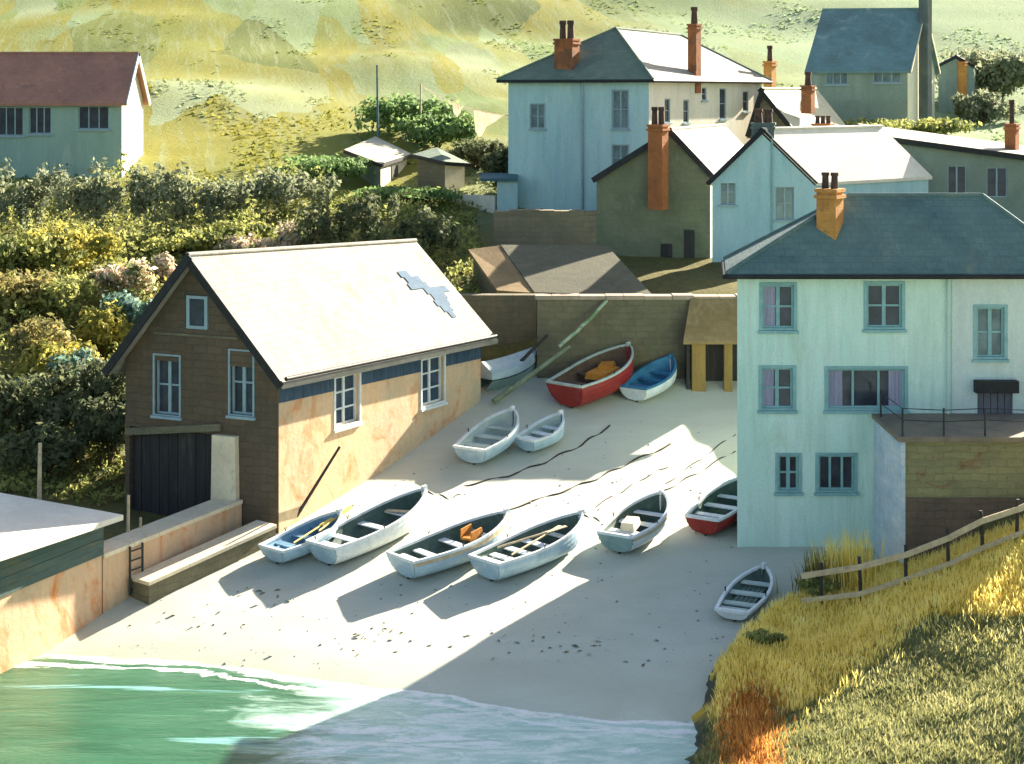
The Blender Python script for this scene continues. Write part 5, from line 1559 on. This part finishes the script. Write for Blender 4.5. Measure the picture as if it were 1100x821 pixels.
def hedge(label, pts, h, wdt, kind, size=.28, per=170):
    """pts: (px, py_bottom, d) along the hedge's foot"""
    W = [P(*q) for q in pts]
    root = empty('hedge', (W[0].x, W[0].y, land_z(W[0].x, W[0].y))); tag(root, label, 'hedge')
    mb = MB()
    for i in range(len(W) - 1):
        ln_ = (W[i + 1] - W[i]).length; k = max(1, int(ln_ / .8))
        for j in range(k):
            q = W[i].lerp(W[i + 1], (j + .5) / k); zg = land_z(q.x, q.y)
            hh = (h[i] + (h[i + 1] - h[i]) * (j + .5) / k) * rng.uniform(.88, 1.12)
            leaves(mb, (q.x, q.y + rng.uniform(-.2, .2), zg + hh * .48), (.95, wdt / 2, hh * .62), int(per * hh), size, lumps=6)
    mb.build('foliage', LF[kind], root, uv=False)


hedge('long grey green hedge running below the left cottage', [(-60, 258, 77.5), (60, 262, 77.2), (150, 262, 77.5), (240, 246, 79.5), (345, 215, 84)], [3.5, 3.5, 3.4, 2.6, 1.6], 2.0, 'grey')
hedge('dark hedge on the bank behind the boathouse roof', [(325, 272, 74.5), (400, 272, 74), (455, 270, 73.5), (492, 272, 73)], [3.3, 3.4, 2.8, 1.8], 2.2, 'dark')

# tall yellow grass clump by the fence
def blades(mb, p, h, w, lean, rg=rng):
    a = rg.uniform(0, 6.28); sd = Vector((math.cos(a), math.sin(a), 0)) * w
    top = p + Vector((lean[0], lean[1], h)); md = p + Vector((lean[0] * .35, lean[1] * .35, h * .55))
    mb.face([p - sd, p + sd, md + sd * .7, md - sd * .7]); mb.face([md - sd * .7, md + sd * .7, top])


GRY = leaf_mat('dry grass blades in sunlit yellow', [(204, 186, 98), (226, 208, 118), (234, 220, 136), (240, 230, 160)], 1.25)  # yellow raised to paint sunlight onto the shaded bank
GRG = leaf_mat('green turf blades', [(94, 96, 60), (118, 120, 76), (138, 138, 92), (162, 158, 112)], 1.16)
GRO = leaf_mat('orange bracken blades', [(140, 96, 54), (172, 120, 64), (198, 144, 76), (214, 166, 92)], 1.25)
for (x0, lab, kind, n_, hh) in ((908, 'tall clump of yellow grass in front of the mint house', GRY, 420, 1.5), (884, 'brown shrubby tuft leaning beside the tall yellow grass', LF['ochre'], 300, 1.2)):
    mb = MB(); base = P(x0, 640, 46.2)
    for _ in range(n_):
        x, y = base.x + rng.gauss(0, .38), base.y + rng.gauss(0, .35)
        blades(mb, Vector((x, y, bank_z(x, y) - .05)), hh * rng.uniform(.45, 1.1), .022, (rng.gauss(0, .16), rng.gauss(0, .12)))
    tag(mb.build('tall_grass', kind, uv=False), lab, 'grass clump')
bush('dark green scrub at the seaward foot of the fence', 874, 655, 45.6, 1.0, .6, 'olive', 1.4, .16, 'scrub on the bank', 'bush', bank_z, 'bush')
bush('dark olive scrub on the edge of the bank above the sand', 822, 690, 42.6, .9, .4, 'olive', 1.4, .15, 'scrub on the bank', 'bush', bank_z, 'bush')

mbs = {1: MB(), 0: MB(), -1: MB()}
cnt = 0
for _ in range(80000):
    x, y = rng.uniform(2, 21), rng.uniform(32, 47.5)
    px = 550 + x / y * F
    if px > 1260 or px < 690 or not inside((x, y), BPOLY) or y > 46.3 and x > 8.5: continue
    z = bank_z(x, y)
    if z < -1.2 or z - max(SEA_Z, beach_z(x, y)) < .14: continue
    zx, zy = (bank_z(x + .2, y) - z) / .2, (bank_z(x, y + .2) - z) / .2
    if zx * zx + zy * zy > .8: continue
    k = int(dry_attr(x, y, 11))
    hh = rng.uniform(.08, .2) * (1.5 if k else 1)
    blades(mbs[k], Vector((x, y, z - .02)), hh, .018, (rng.gauss(.0, .06), rng.gauss(0, .06)))
    cnt += 1
tag(mbs[1].build('dry_grass', GRY, uv=False), 'dry grass in a sunlit yellow along the top of the bank', 'grass', kind='stuff')
tag(mbs[0].build('grass', GRG, uv=False), 'olive green turf on the near slope of the bank', 'grass', kind='stuff')
tag(mbs[-1].build('bracken', GRO, uv=False), 'orange bracken at the seaward corner of the bank', 'bracken', kind='stuff')

mb = MB()
for _ in range(21000):
    y = rng.uniform(53.5, 87); x = rng.uniform(-.46 * y, -.02 * y)
    if sdist((x, y), BEACH_POLY) > -1.5 or (y < 72 and x > -7.5 - (66 - y) * .4 and y < 66): continue
    if inside((x, y), [(BH0.x, BH0.y), (BH1.x, BH1.y), (BH3.x, BH3.y), (BH2.x, BH2.y)]): continue
    z = land_z(x, y); s_ = rng.uniform(.16, .34)
    mh = max(0, mnoise.noise(Vector((x * .45, y * .3, 7))) + .35 * mnoise.noise(Vector((x * 1.1, y * .8, 3)))) * 3.2
    leaves(mb, (x, y, z + .1 + mh * rng.uniform(.15, 1)), (.4, .4, .3), 4, s_ * .8, lumps=1)
tag(mb.build('undergrowth', LF['olive'], uv=False), 'olive brown scrub and bracken covering the left bank between the bushes', 'undergrowth', kind='stuff')

# grass tufts over the hillside so it does not read as a painted sheet
mb = MB()
for _ in range(34000):
    y = 86 + 80 * rng.random() ** 1.2; x = rng.uniform(-.36, .36) * y
    if mnoise.noise(Vector((x * .16 + y * .05, y * .06 - x * .03, 5))) + .5 * mnoise.noise(Vector((x * .5, y * .2, 2))) < .12 + rng.random() * .2: continue
    z = land_z(x, y)
    s_ = rng.uniform(.1, .36)
    a = rng.uniform(0, 6.28); sd = Vector((math.cos(a), math.sin(a), 0)) * s_ * .7
    mb.face([Vector((x, y, z - .05)) - sd, Vector((x, y, z - .05)) + sd, Vector((x + rng.gauss(0, .15), y, z + s_ * .6))])
tag(mb.build('hill_grass', HILLB, uv=False), 'rough yellow green grass growing over the hillside', 'grass', kind='stuff')

# strandline weed and pebbles on the beach
mb = MB()
for _ in range(60):
    c_ = rng.choice(((395, 684, 40, 6), (560, 690, 50, 7), (640, 700, 60, 6), (270, 640, 30, 8), (190, 668, 50, 8), (480, 700, 160, 9)))
    q = on_beach(rng.gauss(c_[0], c_[2] * .5), rng.gauss(c_[1], c_[3]))
    q.z = beach_z(q.x, q.y)
    a = rng.uniform(0, 6.28); l_ = rng.uniform(.03, .13); d_ = Vector((math.cos(a), math.sin(a), 0)); n_ = Vector((-d_.y, d_.x, 0))
    w_ = rng.uniform(.02, .05)
    mb.face([q - d_ * l_ + UP * .005, q - n_ * w_ + UP * .01, q + d_ * l_ + UP * .03, q + n_ * w_ + UP * .04])
tag(mb.build('seaweed', M['weed'], uv=False), 'scraps of dry seaweed along the tide line', 'seaweed', kind='stuff')
mb = MB()
for _ in range(600):
    q = on_beach(rng.uniform(120, 790), rng.uniform(450, 720)); 
    if sdist((q.x, q.y), BEACH_POLY) < .3: continue
    q.z = beach_z(q.x, q.y); s_ = .015 + .045 * rng.random() ** 3
    mb.mesh([q + Vector((s_, 0, 0)), q + Vector((0, s_, 0)), q + Vector((-s_, 0, 0)), q + Vector((0, -s_, 0)), q + Vector((0, 0, s_ * .8))], [(0, 1, 4), (1, 2, 4), (2, 3, 4), (3, 0, 4)], 0, True)
tag(mb.build('pebbles', M['pebble'], uv=False), 'small grey pebbles scattered over the sand', 'pebbles', kind='stuff')

# ------------------------------------------------------------------ light, sky, camera
world = bpy.data.worlds.new('World'); scene.world = world; world.use_nodes = True
nt = world.node_tree; bg = nt.nodes['Background']
sky = nt.nodes.new('ShaderNodeTexSky'); sky.sky_type = 'NISHITA'; sky.sun_disc = False
sky.sun_elevation = R(SUN_EL); sky.sun_rotation = R(SUN_AZ); sky.air_density = 1.0; sky.dust_density = 2.0; sky.ozone_density = .4
nt.links.new(sky.outputs[0], bg.inputs['Color']); bg.inputs['Strength'].default_value = .053
sd = bpy.data.lights.new('sun', 'SUN'); sd.energy = 5.0; sd.angle = R(.55); sd.color = (1, .885, .73)
so = bpy.data.objects.new('sun', sd); col.objects.link(so)
to = Vector((math.sin(R(SUN_AZ)) * math.cos(R(SUN_EL)), math.cos(R(SUN_AZ)) * math.cos(R(SUN_EL)), math.sin(R(SUN_EL))))
so.rotation_euler = to.to_track_quat('Z', 'Y').to_euler()

cd = bpy.data.cameras.new('camera'); cam = bpy.data.objects.new('camera', cd); col.objects.link(cam)
cam.location = (0, 0, CAM_Z); cam.rotation_euler = (R(90), 0, 0)
cd.sensor_width = 36; cd.lens = F / 1100 * 36; cd.shift_y = -(410.5 - 100) / 1100; cd.clip_end = 2000
scene.camera = cam
scene.view_settings.view_transform = 'Standard'; scene.view_settings.look = 'None'
scene.view_settings.exposure = 2.26; scene.view_settings.gamma = 1.0
scene.render.engine = 'CYCLES'
